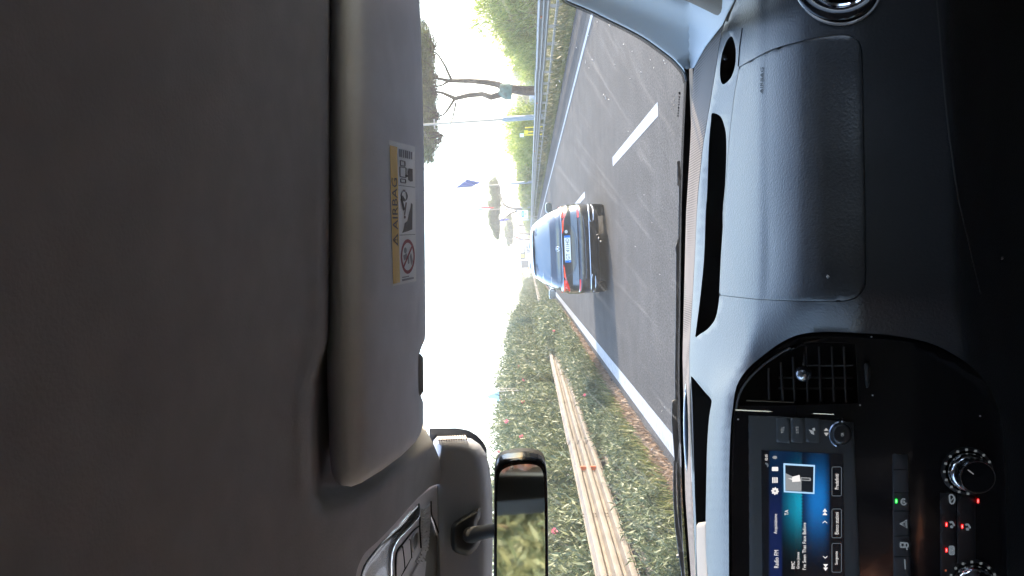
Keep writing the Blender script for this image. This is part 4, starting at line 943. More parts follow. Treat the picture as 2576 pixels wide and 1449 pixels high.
# ---- A pillar trim --------------------------------------------------
def pild(x, y):
    d = float(np.interp(x, [1400,1735,1830,1900], [1.10,1.36,1.12,1.0]))
    return d-.0022*max(0,(150-y))*.55
po = ed[:]+[(1721,172),(1727,174),(1745,171),(1752,160),(1775,118),(1800,85),(1818,62),(1828,40),(1845,8),(1860,-25),(1880,-80),(1890,-300),(1330,-300)]
def pillift(x, y, i=0.0):
    # the trim rolls back towards the door along its upper rear border
    t = sst(0, 1, ((x-1560)*.38+(50-y)*1.0-20)/85)
    return P(x, y, pild(x, y)+i-.10*t*t)
pil = thing('pillar_trim', 'pale grey windscreen pillar trim lit bluish at the right edge of the windscreen', 'pillar trim', tuple(P(1650,40,1.1)))
patch('trim_panel', po, pillift, M_pillar, pil, step=11, rnd=(7,.010), thick=.03, es=8)
dt = [(1690,-8),(1725,2),(1760,18),(1800,38),(1822,52),(1831,54),(1836,40),(1848,10),(1862,-20),(1880,-60),(1880,-300),(1650,-300)]
dr = thing('pillar_corner', 'pillar corner above the right end of the dashboard, coloured beige brown for warm cabin reflection', 'door trim', tuple(P(1780,0,.85)))
patch('trim_corner', curve(dt[:8],3,False)+dt[8:], lambda x,y,i=0: P(x,y,.93+i-.0012*(50-y)), mat('pillar_reflection_beige', (0.15,0.125,0.10), .8, bump=.3, bscale=500), dr, step=10, rnd=(34,.05), thick=.02)  # beige brown stands for the cabin's warm reflection on the pillar

# ---- wiper ------------------------------------------------------------
wp = thing('windscreen_wiper', 'black windscreen wiper lying along the bottom of the windscreen', 'wiper', tuple(P(1700,1200,1.56)))
def wl(x, y, o=.03): return P(x, y, wsd(x, y)+o)
def strip_(name, pts, m, o=.03, par=None, th=.012, rn=(2.5,.004)):
    return patch(name, pts, lambda x,y,i=0: wl(x,y,o+i), m, par or wp, step=9, thick=th, rnd=rn)
strip_('wiper_blade', [(1703,408),(1705,405),(1711,405),(1714,430),(1714,470),(1712,540),(1710,625),(1708,800),(1706,900),(1708,1100),(1713,1250),(1722,1449),(1730,1600),(1722,1600),(1714,1449),(1704,1250),(1699,1100),(1697,950),(1699,800),(1700,640),(1698,622),(1705,600),(1707,500),(1707,470),(1703,465)], mat('wiper_black', (0.018,0.02,0.022), .5), .028)
strip_('blade_holder', [(1690,1012),(1693,1006),(1702,1004),(1706,1010),(1706,1060),(1709,1110),(1706,1165),(1697,1165),(1693,1110),(1689,1060)], mat('wiper_black',(0,0,0)), .016)
strip_('wiper_arm', [(1694,1160),(1702,1160),(1702,1220),(1704,1280),(1710,1330),(1718,1378),(1724,1449),(1732,1600),(1722,1600),(1715,1449),(1706,1390),(1697,1320),(1693,1250),(1693,1200)], mat('wiper_black',(0,0,0)), .018)
mb = MB(); mb.tube([wl(1706,1402,.010), wl(1704,1396,.008)], .0025, 8); mb.build('pivot_cap', M_dark, wp)

# ---- sensor cover + mirror -------------------------------------------
def covd(x, y): return float(np.interp(x, [1090,1240], [.99,1.05]))+.0*y
sc_ = thing('sensor_cover', 'dark grey sensor housing on the windscreen behind the rear view mirror', 'sensor housing', tuple(P(1170,1300,.88)))
so_ = [(1090,1106),(1100,1097),(1150,1098),(1185,1103),(1207,1118),(1222,1140),(1232,1175),(1238,1240),(1240,1350),(1238,1449),(1236,1800),(1080,1800),(1085,1449),(1080,1200)]
patch('housing', so_, lifter(covd), M_cover, sc_, step=9, rnd=(34,.05), thick=.03, es=7)
patch('frit_shade', [(1080,1078),(1150,1077),(1180,1083),(1200,1095),(1216,1112),(1225,1130),(1225,1160),(1080,1160)], lambda x,y,i=0: P(x,y,wsd(x,y)-.012+i), mat('frit_grey', (0.10,0.105,0.12), .5), sc_, step=20, thick=.002)
for i in range(46):
    t = i/45; p = (1085+95*t, 1077.2+ (0 if t<.6 else 16*(t-.6)**1.5)); mesh('dot', [P(p[0]-.55,p[1]+1,wsd(*p)-.014),P(p[0]+.55,p[1]+1,wsd(*p)-.014),P(p[0],p[1]-1.8,wsd(*p)-.014)], [(0,1,2)], mat('frit_grey',(0,0,0)), sc_, smooth=False)
for i in range(12):
    a = (1102+6.2*i, 1105-.3*i); mb = MB(); mb.tube([P(a[0]-1,a[1]-5.5,covd(*a)-.004+.03), P(a[0]+3,a[1]+3,covd(*a)-.004+.006)], .0014, 6); mb.build('vent_rib', mat('rib_cream', (0.30,0.26,0.22), .6), sc_)
mount = thing('mirror_mount', 'dark mirror foot and ball joint holding the rear view mirror', 'mirror mount', tuple(P(1190,1340,.86)))
fo = [N(1100+x/1.509, 1200+y/1.509) for x, y in ((915,1140),(1045,1063),(1058,1078),(1058,1120),(1040,1160),(1062,1230),(1040,1290),(1000,1330),(960,1330),(900,1300),(890,1200))]
patch('foot', curve(fo,3), lambda x,y,i=0: P(x,y,covd(x,y)-.03+i), M_dark, mount, step=7, rnd=(16,.022), thick=.03)
mb = MB(); a = P(*N(1100+1010/1.509,1200+1215/1.509),.98); c_ = P(*N(1100+1130/1.509,1200+1190/1.509),.87); a2 = a.lerp(c_,.45)
mb.tube([a.lerp(c_,-.15), a, a2, c_, P(*N(1100+1180/1.509,1200+1185/1.509),.835)], [.010,.011,.009,.008,.008], 16); mb.build('stem', M_dark, mount)
# mirror head
mir = thing('rear_view_mirror', 'black framed rear view mirror at the lower left, reflecting greenery through the side window', 'rear view mirror', tuple(P(1310,1400,.82)))
mo = [(1241,1650),(1242,1449),(1243,1250),(1244,1200),(1250,1172),(1264,1158),(1292,1151),(1325,1149),(1352,1153),(1368,1163),(1375,1182),(1377,1215),(1379,1300),(1380,1449),(1380,1650),(1374,1690),(1350,1705),(1270,1705),(1247,1690)]
mi = [(1249,1650),(1250,1449),(1251,1250),(1253,1206),(1260,1182),(1276,1171),(1300,1165),(1325,1163),(1348,1166),(1360,1174),(1366,1190),(1368,1215),(1370,1300),(1371,1449),(1371,1650),(1364,1684),(1340,1694),(1275,1694),(1255,1684)]
# mirror plane: passes P(1310,1400,.80); normal chosen so the reflection looks past the driver's window
MP = P(1310,1400,.80); MN = Vector((-.210,-.955,-.03)).normalized()
def mlift(o): 
    def f(x, y, i=0.0):
        D = P(x, y, 1)-CAM; t = (MP-CAM).dot(MN)/D.dot(MN); return CAM+D*t+MN*(o-i)
    return f
patch('mirror_housing', curve(mo[:14],3,False)+curve(mo[14:],3,False), mlift(.004), M_gloss, mir, holes=[curve(mi[:14],3,False)+curve(mi[14:],3,False)], step=6, rnd=(6,.006), thick=.010, es=6)
o = patch('housing_back', curve(mo,3), lambda x,y,i=0: mlift(-.010)(x,y,i), mat('housing_rim', (0.07,0.065,0.06), .6), mir, step=14, thick=.01)
patch('mirror_glass', [(x+(0.6 if x>1300 else -.6), y) for x, y in curve(mi,3)], mlift(.001), M_mirror, mir, step=30, thick=.002, smooth=False)

# ---- dashboard ---------------------------------------------------------
dash_rows = {
 -320:[(1700,1.16),(1775,1.13),(1800,1.10),(1830,1.05),(1850,1.02),(1915,.93),(1930,.92),(2020,.885),(2175,.86),(2370,.85),(2500,.93),(2800,1.1)],
  170:[(1700,1.40),(1744,1.31),(1801,1.17),(1815,1.14),(1850,1.08),(1912,.975),(1926,.960),(2020,.91),(2175,.865),(2375,.85),(2500,.95),(2800,1.15)],
  436:[(1700,1.47),(1733,1.38),(1764,1.28),(1785,1.24),(1827,1.13),(1913,.970),(1926,.956),(2020,.905),(2178,.86),(2392,.85),(2500,.95),(2800,1.15)],
  742:[(1700,1.50),(1722,1.44),(1745,1.36),(1762,1.30),(1808,1.16),(1908,.970),(1924,.953),(2020,.905),(2178,.86),(2400,.85),(2520,.95),(2800,1.15)],
  900:[(1700,1.50),(1718,1.46),(1735,1.38),(1745,1.33),(1790,1.19),(1850,1.05),(1880,1.00),(2020,.93),(2178,.875),(2420,.865),(2540,.95),(2800,1.15)],
 1010:[(1700,1.50),(1720,1.46),(1737,1.36),(1745,1.30),(1782,1.17),(1800,1.10),(1840,1.02),(2020,.95),(2178,.905),(2430,.89),(2550,.96),(2800,1.15)],
 1449:[(1700,1.50),(1740,1.42),(1752,1.36),(1762,1.30),(1777,1.16),(1800,1.08),(1838,1.01),(2020,.955),(2178,.92),(2430,.90),(2560,.96),(2800,1.15)],
 1800:[(1700,1.50),(1745,1.42),(1755,1.36),(1766,1.30),(1780,1.16),(1800,1.08),(1838,1.01),(2020,.955),(2178,.92),(2430,.90),(2560,.96),(2800,1.15)]}
for q in dash_rows:
    r = dash_rows[q]; i6 = 6
    if q < 800: k6 = r[6]; r[7] = (r[7][0], k6[1]-.0775); r[8] = (r[8][0], k6[1]-.122); r[9] = (r[9][0], k6[1]-.126); r.insert(8, (2085, k6[1]-.103)); r[7:7] = [(k6[0]+20, k6[1]-.022), (k6[0]+45, k6[1]-.045), (k6[0]+70, k6[1]-.0635)]
    else:
        a, b, c = r[6], r[7], r[8]; r.insert(8, (b[0]*.6+c[0]*.4, b[1]*.6+c[1]*.4-.003)); r[7:7] = [(a[0]+(b[0]-a[0])*f, a[1]+(b[1]-a[1])*g) for f, g in ((.2,.26),(.45,.54),(.72,.78))]
dashd = table(dash_rows)
Ld = lifter(dashd)
dash = thing('dashboard', 'dark grey textured dashboard with airbag lid, vents and centre stack below the windscreen', 'dashboard', (0.0,1.0,1.0))
def C3(x, y): return N(2500+x/1.2075, y/1.2075)
def C2(x, y): return N(2100+x/1.811, y/1.811)
lid = [C3(x,y) for x,y in ((328,302),(400,262),(470,226),(560,198),(680,170),(780,157),(830,160),(862,178),(880,208),(888,280),(894,600),(900,900),(903,1250),(895,1300),(870,1340),(830,1360),(760,1368),(600,1365),(420,1358),(300,1345),(236,1338),(245,1150),(262,900),(285,600),(305,430))]
lid = curve(lid[:18],3,False)+lid[18:]
oval = curve([C2(1165,247),C2(1185,290),C2(1194,350),C2(1190,440),C2(1165,520),C2(1125,565),C2(1100,567),C2(1087,520),C2(1088,440),C2(1105,350),C2(1135,275)],4)
slot = curve([C2(1035,768),C2(1090,790),C2(1115,850),C2(1128,920),C2(1130,1050),C2(1122,1250),C2(1105,1449),(1818,620),(1812,720),(1806,775),(1798,805),(1780,828),(1762,840),(1750,848),(1751,830),(1760,760),(1771,650),(1775,537),C2(1000,1300),C2(1010,1000),C2(1025,820)],3)
tray = [(1738,946),(1745,952),(1760,970),(1775,988),(1788,1003),(1790,1014),(1784,1050),(1779,1120),(1777,1200),(1775,1316),(1776,1400),(1785,1500),(1790,1560),(1755,1560),(1752,1449),(1751,1316),(1748,1250),(1744,1100),(1741,1000)]
tray = curve(tray[:10],3,False)+tray[10:]
sta = [(335,1800),(335,1449),(334,1000),(338,800),(345,640),(355,550),(375,430),(430,340),(520,260),(620,190),(720,148),(850,135),(1000,140),(1200,152),(1400,190),(1550,260),(1680,360),(1760,480),(1800,640),(1822,900),(1835,1449),(1840,1800)]
sta = [C4(x,y) for x,y in sta]; sta = [sta[0]]+curve(sta[1:-1],3,False)+[sta[-1]]
vent = circ(2112,-32,104,93,40)
do = [(1718,900),(1726,742),(1738,436),(1747,172),(1752,160),(1775,118),(1800,85),(1818,62),(1830,38),(1850,0),(1870,-60),(1880,-320),(2700,-320),(2700,1820),(1742,1820),(1742,1449),(1728,1200),(1721,1000)]
# main skin: starts at the rim of the ridge; the perforated panel in front is a part of its own
ridge = [(172,1801),(258,1787),(370,1768),(480,1757),(537,1753),(650,1748),(742,1743),(850,1736),(894,1734),(983,1735),(1100,1737),(1250,1742),(1449,1751),(1820,1760)]
ry_ = list(np.arange(60, 1820, 30))
rx = lambda y: line_at([(60,1822),(100,1812)]+ridge, y)
skin = [(rx(y), y) for y in ry_]+[(1762,1820),(2700,1820),(2700,-320),(1880,-320),(1870,-60),(1850,0),(1832,38)]
patch('dash_skin', skin, Ld, M_dash, dash, holes=[lid, oval, slot, tray, sta, vent], step=13, thick=.02, hthick=.035, es=9, angle=50)
pan = [(rx(y)-1.0, y) for y in ry_]+[(line_at(fe,y)-3, y) for y in reversed([max(175,v) for v in ry_ if v > 160])]+[(1747,170),(1776,118),(1800,86),(1818,62)]
Mp = mat('perforated_panel', (0.055,0.052,0.050), .95, spec=.15)
n = Mp.node_tree; b = n.nodes['Principled BSDF']; tc = n.nodes['Texture Coordinate']; vo_ = n.nodes.new('ShaderNodeTexVoronoi'); vo_.inputs['Scale'].default_value = 230; vo_.inputs['Randomness'].default_value = .05
n.links.new(tc.outputs['Object'], vo_.inputs['Vector']); mr = n.nodes.new('ShaderNodeMapRange'); mr.inputs[1].default_value = .25; mr.inputs[2].default_value = .4; mr.inputs[3].default_value = .12; mr.inputs[4].default_value = 1
mm = n.nodes.new('ShaderNodeMix'); mm.data_type = 'RGBA'; mm.inputs[6].default_value = (.025,.022,.020,1); mm.inputs[7].default_value = (.16,.14,.125,1)
n.links.new(vo_.outputs['Distance'], mr.inputs[0]); n.links.new(mr.outputs[0], mm.inputs[0]); n.links.new(mm.outputs[2], b.inputs['Base Color'])
patch('defroster_panel', pan, lambda x,y,i=0: Ld(x,y,i+.006), Mp, dash, step=9, thick=.01, es=9)
lid_s = lid
lp = patch('airbag_lid', lid_s, lambda x,y,i=0: Ld(x+(2.0 if x<1900 else -1.6)*0, y, i), M_dash, dash, step=11, rnd=(3.4,.008), thick=.03, es=9, off=.0015, angle=50)
mk = quad_map([(1919,236),(1921,170),(1913,169),(1911,235)])
text('embossed_text', 'AIRBAG', lambda a,b: (lambda p: P(p[0],p[1],dashd(*p)-.0030))(mk(a, b)), mat('emboss_dark', (0.004,0.004,0.005), .8), lp)
mb = MB(); mb.tube([Ld(*C2(x,y),.0003) for x,y in ((1240,190),(1222,320),(1212,450))], .0012, 5); mb.build('seam', M_hole, dash)
for (x, y, l) in ((2082,696,9),(2520,650,7)):
    mb = MB(); mb.tube([Ld(x,y-l/2,-.001),Ld(x+1,y,-.002),Ld(x,y+l/2,-.001)], [.0008,.002,.0006], 5); mb.build('scuff', mat('scuff_pale', (0.16,0.16,0.16), .8), dash)
mb = MB(); mb.tube([Ld(x,y,.0004) for x,y in curve([C3(1222,0),C3(1240,200),C3(1260,450),C3(1290,700),C3(1320,900),C3(1370,1120),C3(1420,1330)],5,False)], .0011, 5); mb.build('seam', mat('seam_sheen', (0.03,0.03,0.03), .4), dash)
# cavities behind the openings
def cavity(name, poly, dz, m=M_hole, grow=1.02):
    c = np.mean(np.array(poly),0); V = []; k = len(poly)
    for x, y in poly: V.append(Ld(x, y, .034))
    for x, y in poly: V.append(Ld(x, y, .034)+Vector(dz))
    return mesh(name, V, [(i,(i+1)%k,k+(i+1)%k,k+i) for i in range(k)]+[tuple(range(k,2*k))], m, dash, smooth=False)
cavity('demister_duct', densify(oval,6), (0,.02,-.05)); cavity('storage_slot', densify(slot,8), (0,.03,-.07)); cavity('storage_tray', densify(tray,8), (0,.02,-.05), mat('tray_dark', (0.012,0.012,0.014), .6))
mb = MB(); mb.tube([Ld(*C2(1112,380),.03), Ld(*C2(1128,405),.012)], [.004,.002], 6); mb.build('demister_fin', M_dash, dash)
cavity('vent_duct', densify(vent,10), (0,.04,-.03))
mb = MB()
V = [Ld(x,y,-.001) for x,y in circ(2112,-32,104,93,48)]; mb.tube(V+V[:2], .0016, 6); mb.build('vent_rim', mat('rim_warm', (0.11,0.10,0.095), .4), dash)
mb = MB(); V = [Ld(x,y,.012) for x,y in circ(2118,-62,86,76,48)]; mb.tube(V+V[:2], .0028, 8); rv = mb.build('round_vent', M_chrome, dash)
mb = MB(); V = [Ld(x,y,.006) for x,y in circ(2112,-45,96,84,48)]; mb.tube(V+V[:2], .009, 10); mb.build('vent_bowl', M_gloss, rv)
# sensor lens on the panel and cream cowl piece at the tray
ol = curve([(1725,962),(1728,985),(1731,1040),(1732,1100),(1731,1160),(1727,1190),(1722,1150),(1719,1080),(1720,1010)],4)
patch('light_sensor', ol, lambda x,y,i=0: P(x,y,1.36+i), mat('sensor_gloss', (0.06,0.075,0.10), .2, coat=1), dash, step=5, rnd=(5,.010), thick=.01)
patch('cowl_pad', [(1752,1322),(1757,1315),(1776,1312),(1778,1400),(1783,1470),(1792,1560),(1790,1820),(1752,1820),(1754,1449),(1752,1380)], lambda x,y,i=0: P(x,y,1.20+(1780-x)*.0035+i), mat('cowl_beige', (0.16,0.14,0.115), .7, bump=.3, bscale=500), dash, step=8, rnd=(9,.018), thick=.03)

# ---- centre stack -----------------------------------------------------
def std(x, y): return float(np.interp(x, [1800,2000,2300,2600], [1.03,.985,.945,.93]))
Ls = lifter(std)
cs = thing('centre_stack', 'glossy black centre stack with screen, air vent and control knobs in the dashboard', 'centre stack', (-.3,.97,1.15))
ventp = [C4(x,y) for x,y in ((385,535),(400,450),(440,365),(520,290),(620,225),(700,200),(800,190),(960,195),(1015,205),(1030,520),(700,530),(500,535))]
fp_ = [C4(x,y) for x,y in ((440,585),(600,590),(1005,622),(1040,1449),(1050,1900),(450,1900),(445,1449))]
barp = [C4(x,y) for x,y in ((1213,796),(1220,790),(1290,794),(1297,805),(1312,1449),(1320,1900),(1222,1900))]
patch('gloss_panel', sta, Ls, M_gloss, cs, holes=[ventp, fp_, barp], step=22, thick=.03, hthick=.02, es=10, angle=50, rnd=(6,.006))
mb = MB(); mb.tube([Ls(x+1.5,y+2.5,-.001) for x,y in [C4(x,y) for x,y in curve([(372,545),(378,500),(400,440),(450,370),(520,305),(600,250),(660,215)],4,False)]], .0016, 6); mb.build('panel_edge_highlight', mat('edge_grey', (0.2,0.21,0.23), .25, metal=.6), cs)
patch('gloss_accent', curve([C4(650,240),C4(665,215),C4(720,190),C4(780,165),C4(850,160),C4(900,168),C4(850,185),C4(780,200),C4(720,215),C4(690,235)],3), lambda x,y,i=0: Ls(x,y,i-.002), M_gloss, cs, step=6, rnd=(7,.010), thick=.004)
# air vent
av = thing('air_vent', 'dark air vent with slats and silver knob beside the screen', 'air vent', tuple(Ls(*C4(730,360))))
cav = [C4(x,y) for x,y in ((385,535),(440,365),(620,225),(800,190),(1015,205),(1030,520))]
patch('vent_back', ventp, lambda x,y,i=0: Ls(x,y,.045+i), M_hole, av, step=30, thick=.002)
M_slat = mat('vent_slat', (0.030,0.031,0.033), .4)
for xx, y0, y1 in ((545,330,500),(610,300,505),(675,270,505),(745,215,510),(815,215,510),(885,215,512),(950,215,515)):
    mb = MB(); a, b2 = C4(xx,y0), C4(xx+12*(1 if xx>600 else .3),y1)
    V = []
    for (x,y) in (a,b2):
        V += [Ls(x-1.6,y,.004),Ls(x+1.6,y,.004),Ls(x+4.5,y,.034),Ls(x+1.5,y,.034)]
    mb.add(V, [(0,1,5,4),(1,2,6,5),(2,3,7,6),(3,0,4,7),(0,3,2,1),(4,5,6,7)]); mb.build('slat', M_slat, av, smooth=False)
for yy in (315,382,440):
    mb = MB(); V = [Ls(*C4(x,yy),.022) for x in (600 if yy>350 else 750,800,1000)]; mb.tube(V, .0014, 6); mb.build('cross_fin', M_slat, av)
mb = MB(); c_ = Ls(*C4(735,360),-.012); V=[]; 
for i in range(9):
    th = math.pi*i/8
    for j in range(16): V.append(c_+Vector((.0105*math.sin(th)*math.cos(j*math.pi/8), -.009*math.cos(th), .0105*math.sin(th)*math.sin(j*math.pi/8))))
mb.add(V, [(i*16+j,i*16+(j+1)%16,(i+1)*16+(j+1)%16,(i+1)*16+j) for i in range(8) for j in range(16)]); mb.tube([Ls(*C4(742,240),.003),Ls(*C4(738,330),-.004)], [.001,.0025], 6); mb.build('vent_knob', mat('satin_silver', (0.33,0.34,0.36), .25, metal=.9), av)
tw = patch('thumb_wheel', curve([C4(1062,310),C4(1078,300),C4(1092,315),C4(1096,370),C4(1088,430),C4(1072,435),C4(1064,370)],3), lambda x,y,i=0: Ls(x,y,i-.006), M_slat, av, step=5, rnd=(6,.008), thick=.006)
for a, b2, m in (((430,505),(685,515),mat('trim_gilt',(0.45,0.40,0.30),.25,metal=.9)),((370,555),(900,580),mat('trim_gilt',(0,0,0)))):
    mb = MB(); mb.tube([Ls(*C4(*a),-.002), Ls(*C4(*b2),-.002)], [.0011,.0006], 6); mb.build('trim_strip', m, av)
# infotainment unit
iu = thing('infotainment_unit', 'dark infotainment unit with a lit blue radio screen and side keys', 'radio', tuple(Ls(*C4(740,1100))))
M_face = mat('unit_face', (0.030,0.034,0.037), .45, bump=.1, bscale=700, bdist=.0004)
patch('faceplate', fp_, lambda x,y,i=0: Ls(x,y,i-.001), M_face, iu, step=20, thick=.01, rnd=(2,.0015))
for i, (x0, x1, lbl) in enumerate(((588,658,'TEL'),(666,737,'SYS'),(746,820,''))):
    kb = patch('key', [C4(x0,600),C4(x1,603),C4(x1+4,735),C4(x0+4,728)], lambda x,y,i=0: Ls(x,y,i-.004), mat('key_grey', (0.036,0.042,0.046), .5), iu, step=8, thick=.003, rnd=(1.5,.001))
    xc = (x0+x1)/2
    if lbl: text('key_text', lbl, lambda a,b: Ls(*C4(xc+9-16*b, 682-38*a),-.0052), emat('key_print', (.45,.5,.55), .5), kb)
    else:
        for pl in ([(764,660),(790,668),(795,690),(778,684)],[(782,655),(797,650),(799,668),(788,668)]): patch('key_text', [C4(*p) for p in pl], lambda x,y,i=0: Ls(x,y,i-.0052), emat('key_print',(0,0,0)), kb, step=9, thick=0, smooth=False)
for pl in ([C4(845,668),C4(872,668),C4(858,652)],[C4(846,678),C4(873,678),C4(859,697)]): patch('arrow_mark', pl, lambda x,y,i=0: Ls(x,y,i-.003), emat('arrow_print', (.7,.7,.7), .6), iu, step=9, thick=0, smooth=False)
kn = patch('rotary_knob', circ(*C4(943,686), 26, 28, 32), lambda x,y,i=0: Ls(x,y,i-.014), mat('knob_black', (0.012,0.012,0.013), .35), iu, step=8, rnd=(7,.006), thick=.012)
mb = MB(); mb.tube([Ls(x,y,-.006) for x,y in circ(*C4(943,686), 28.5, 30.5, 26, 110, 290)], [.0008]+[.0026]*24+[.0008], 8); mb.build('knob_ring', mat('ring_grey', (0.22,0.24,0.28), .2, metal=.8), kn)
text('key_text', 'OK', lambda a,b: Ls(*C4(953-16*b, 697-20*a),-.0152), emat('key_print',(0,0,0)), kn)
# the lit screen: colour comes from what it displays
Msc = bpy.data.materials.new('screen_display'); Msc.use_nodes = True; n = Msc.node_tree; b = n.nodes['Principled BSDF']; b.inputs['Base Color'].default_value = (.004,.004,.005,1); b.inputs['Roughness'].default_value = .25
at_ = n.nodes.new('ShaderNodeAttribute'); at_.attribute_name = 'display'; n.links.new(at_.outputs['Color'], b.inputs['Emission Color']); b.inputs['Emission Strength'].default_value = 1/2**EXP
scr = [C4(508,772),C4(720,782),C4(948,795),C4(958,1445),C4(962,1800),C4(520,1800),C4(514,1445)]
so2 = patch('screen', scr, lambda x,y,i=0: Ls(x,y,i-.0018), Msc, iu, step=4, es=4, thick=.001)
me = so2.data; ca = me.color_attributes.new('display','FLOAT_COLOR','POINT')
def inv4(co):
    v = MT.inverted() @ ((co+Vector(parent_world(iu)))-CAM); x = CX-F*v.y/(-v.z); y = CY-F*v.x/(-v.z)
    return (x*1.4907-2500)*1.4343, (y*1.4907-1150)*1.4343
for i, v in enumerate(me.vertices):
    x, y = inv4(v.co); c = np.array([.002,.0025,.004])
    if 555 < x < 622: c = np.array([.002,.006,.035])*(1+sst(900,1150,y))+np.array([0,.012,.02])*(1-sst(800,1100,y))
    elif x >= 622 and x < 880:
        up = math.exp(-((y-1060)/150)**2)
        if x < 727: c = np.array([.004,.20,.28])*up*sst(600,727,x)**1.2*1.5+np.array([.001,.03,.07])*up+np.array([.001,.01,.04])*sst(1300,800,y)
        else: c = np.array([.006,.15,.46])*math.exp(-((y-1040)/170)**2)*(sst(727,800,x))*(1-sst(830,885,x))+np.array([.002,.02,.07])*math.exp(-((y-1050)/190)**2)
    ca.data[i].color = (*c, 1)
def sm(name, pl, col, s=1.0, o=.0026): return patch(name, [C4(*p) for p in pl], lambda x,y,i=0: Ls(x,y,i-o), emat('disp_'+col, {'white':(1,.95,.93),'blue':(.06,.45,.9),'grey':(.30,.31,.32),'dark':(.004,.005,.008),'frame':(.45,.72,1.0),'dim':(.10,.12,.14)}[col], s), so2, step=30, thick=0, smooth=False)
def st_(s, x, y0, y1, h, col='white'): text('screen_text', s, lambda a,b: Ls(*C4(x+h/2-h*b, y0+(y1-y0)*a),-.0032), MATS.get('disp_'+col) or emat('disp_'+col,(1,.95,.93),1), so2)
sm('icon', rrect(566,862,600,884,3), 'white'); [sm('icon', [(568+11*i,918),(575+11*i,918),(575+11*i,948),(568+11*i,948)], 'white') for i in range(3)]
g8 = []
for k in range(32): r_ = 21 if (k//2)%2 == 0 else 16; g8.append((583+r_*math.cos(k*math.pi/16), 992+r_*math.sin(k*math.pi/16)))
sm('icon', g8, 'white'); sm('icon', circ(583,992,5,5,12), 'dark', o=.0030); sm('icon', [(568,810),(578,802),(592,804),(594,812),(588,820),(574,818)], 'grey'); sm('icon', [(532,838),(545,842),(549,856),(541,866),(538,852),(530,846)], 'dim')
sm('icon', [(628,842),(798,852),(795,1008),(630,998)], 'frame'); sm('icon', [(638,852),(790,861),(787,999),(639,990)], 'dark', o=.0030)
sm('icon', [(640,895),(700,925),(725,925),(725,992),(640,988)], 'grey', o=.0034); sm('icon', [(650,922),(675,925),(675,915),(715,905),(720,940),(675,943),(675,932)], 'white', o=.0038); sm('icon', [(720,917),(774,920),(777,930),(774,938),(720,935)], 'grey', o=.0038); sm('icon',[(726,923),(768,925),(768,932),(726,930)],'dark',o=.0042)
st_('Radio FM', 590, 1405, 1310, 24, 'blue'); st_('Acquisizione', 588, 1222, 1115, 24); st_('TA', 645, 1122, 1093, 20); st_('RMC', 680, 1410, 1370, 20); st_('Grace Jones', 709, 1410, 1320, 20); st_("I've Seen That Face Before", 740, 1415, 1162, 20); st_('02:05', 536, 828, 795, 14)
for (x, y, s, dbl) in ((855,1403,1,1),(853,1346,1,0),(851,1160,-1,0),(851,1103,-1,1)):
    for k in ((-9,9) if dbl else (0,)):
        yy = y+k
        if dbl: sm('icon', [(x-13,yy-9*s),(x+13,yy-9*s),(x,yy+9*s)], 'white')
        else: sm('icon', [(x-12,yy-6*s),(x-12,yy-2*s),(x,yy+9*s),(x+12,yy-2*s),(x+12,yy-6*s),(x,yy+4*s)], 'white')
for (y0, y1, s, t0, t1) in ((862,1018,'Predefiniti',982,900),(1088,1243,'Elenco stazioni',1224,1106),(1273,1428,'Sorgente',1388,1316)):
    q = rrect(889,y0,940,y1,8); mb = MB(); V = [Ls(*C4(*p),-.0028) for p in q]; mb.tube(V+V[:2], .0004, 4); mb.build('button_frame', MATS.get('disp_dim') , so2)
    st_(s, 915, t0, t1, 20)
# switch bar
sb = thing('switch_bar', 'dark row of switches with a green light and hazard triangle below the screen', 'switch bar', tuple(Ls(*C4(1260,1100))))
patch('bar', barp, lambda x,y,i=0: Ls(x,y,i-.002), mat('bar_grey', (0.022,0.023,0.026), .45), sb, step=14, thick=.01, rnd=(3,.003))
for yy in (878,1002,1100,1235,1345): mb = MB(); mb.tube([Ls(*C4(1218+(yy-800)*.01,yy),-.0022), Ls(*C4(1298+(yy-800)*.02,yy),-.0022)], .0006, 4); mb.build('seam', M_hole, sb)
Mi = emat('icon_print', (.17,.20,.23), .75)
def icon(par, pts, closed=True, r=.0006, m=None): mb = MB(); V = [Ls(*C4(*p),-.0045) for p in pts]; mb.tube(V+(V[:1] if closed else []), r, 5); return mb.build('icon', m or Mi, par)
icon(sb, [(1255,1168),(1290,1148),(1292,1190)], r=.0009); icon(sb, [(1266,1168),(1284,1158),(1285,1178)]); icon(sb, circ(1275,1050,14,16,20,20,320), False, .0009); icon(sb, circ(1275,1050,5,6,10))
icon(sb, rrect(1258,1270,1280,1294,3), r=.0011); icon(sb, circ(1290,1283,9,12,14), r=.001); icon(sb, [(1281,1360),(1284,1412)], False, .0009); icon(sb, [(1291,1300),(1294,1308)], False, .001)
def led(par, x, y, col, nm, rx_=9, ry2=15):
    l_ = patch('led', rrect(*[v for v in (x-rx_*.75,y-ry2*.85,x+rx_*.75,y+ry2*.85)], 5), lambda u,v,i=0: (lambda p: Ls(p[0],p[1],i-.005))(C4(u,v)), emat('led_'+nm, col, 1.6), par, step=5, thick=.003, rnd=(3,.001))
    patch('led_core', rrect(x-2.5,y-ry2*.5,x+2.5,y+ry2*.5,2), lambda u,v,i=0: (lambda p: Ls(p[0],p[1],i-.0062))(C4(u,v)), emat('ledc_'+nm, tuple(min(1,c+.30) for c in col), 2.0), l_, step=5, thick=0)
led(sb, 1235, 1046, (.02,1,.08), 'green')
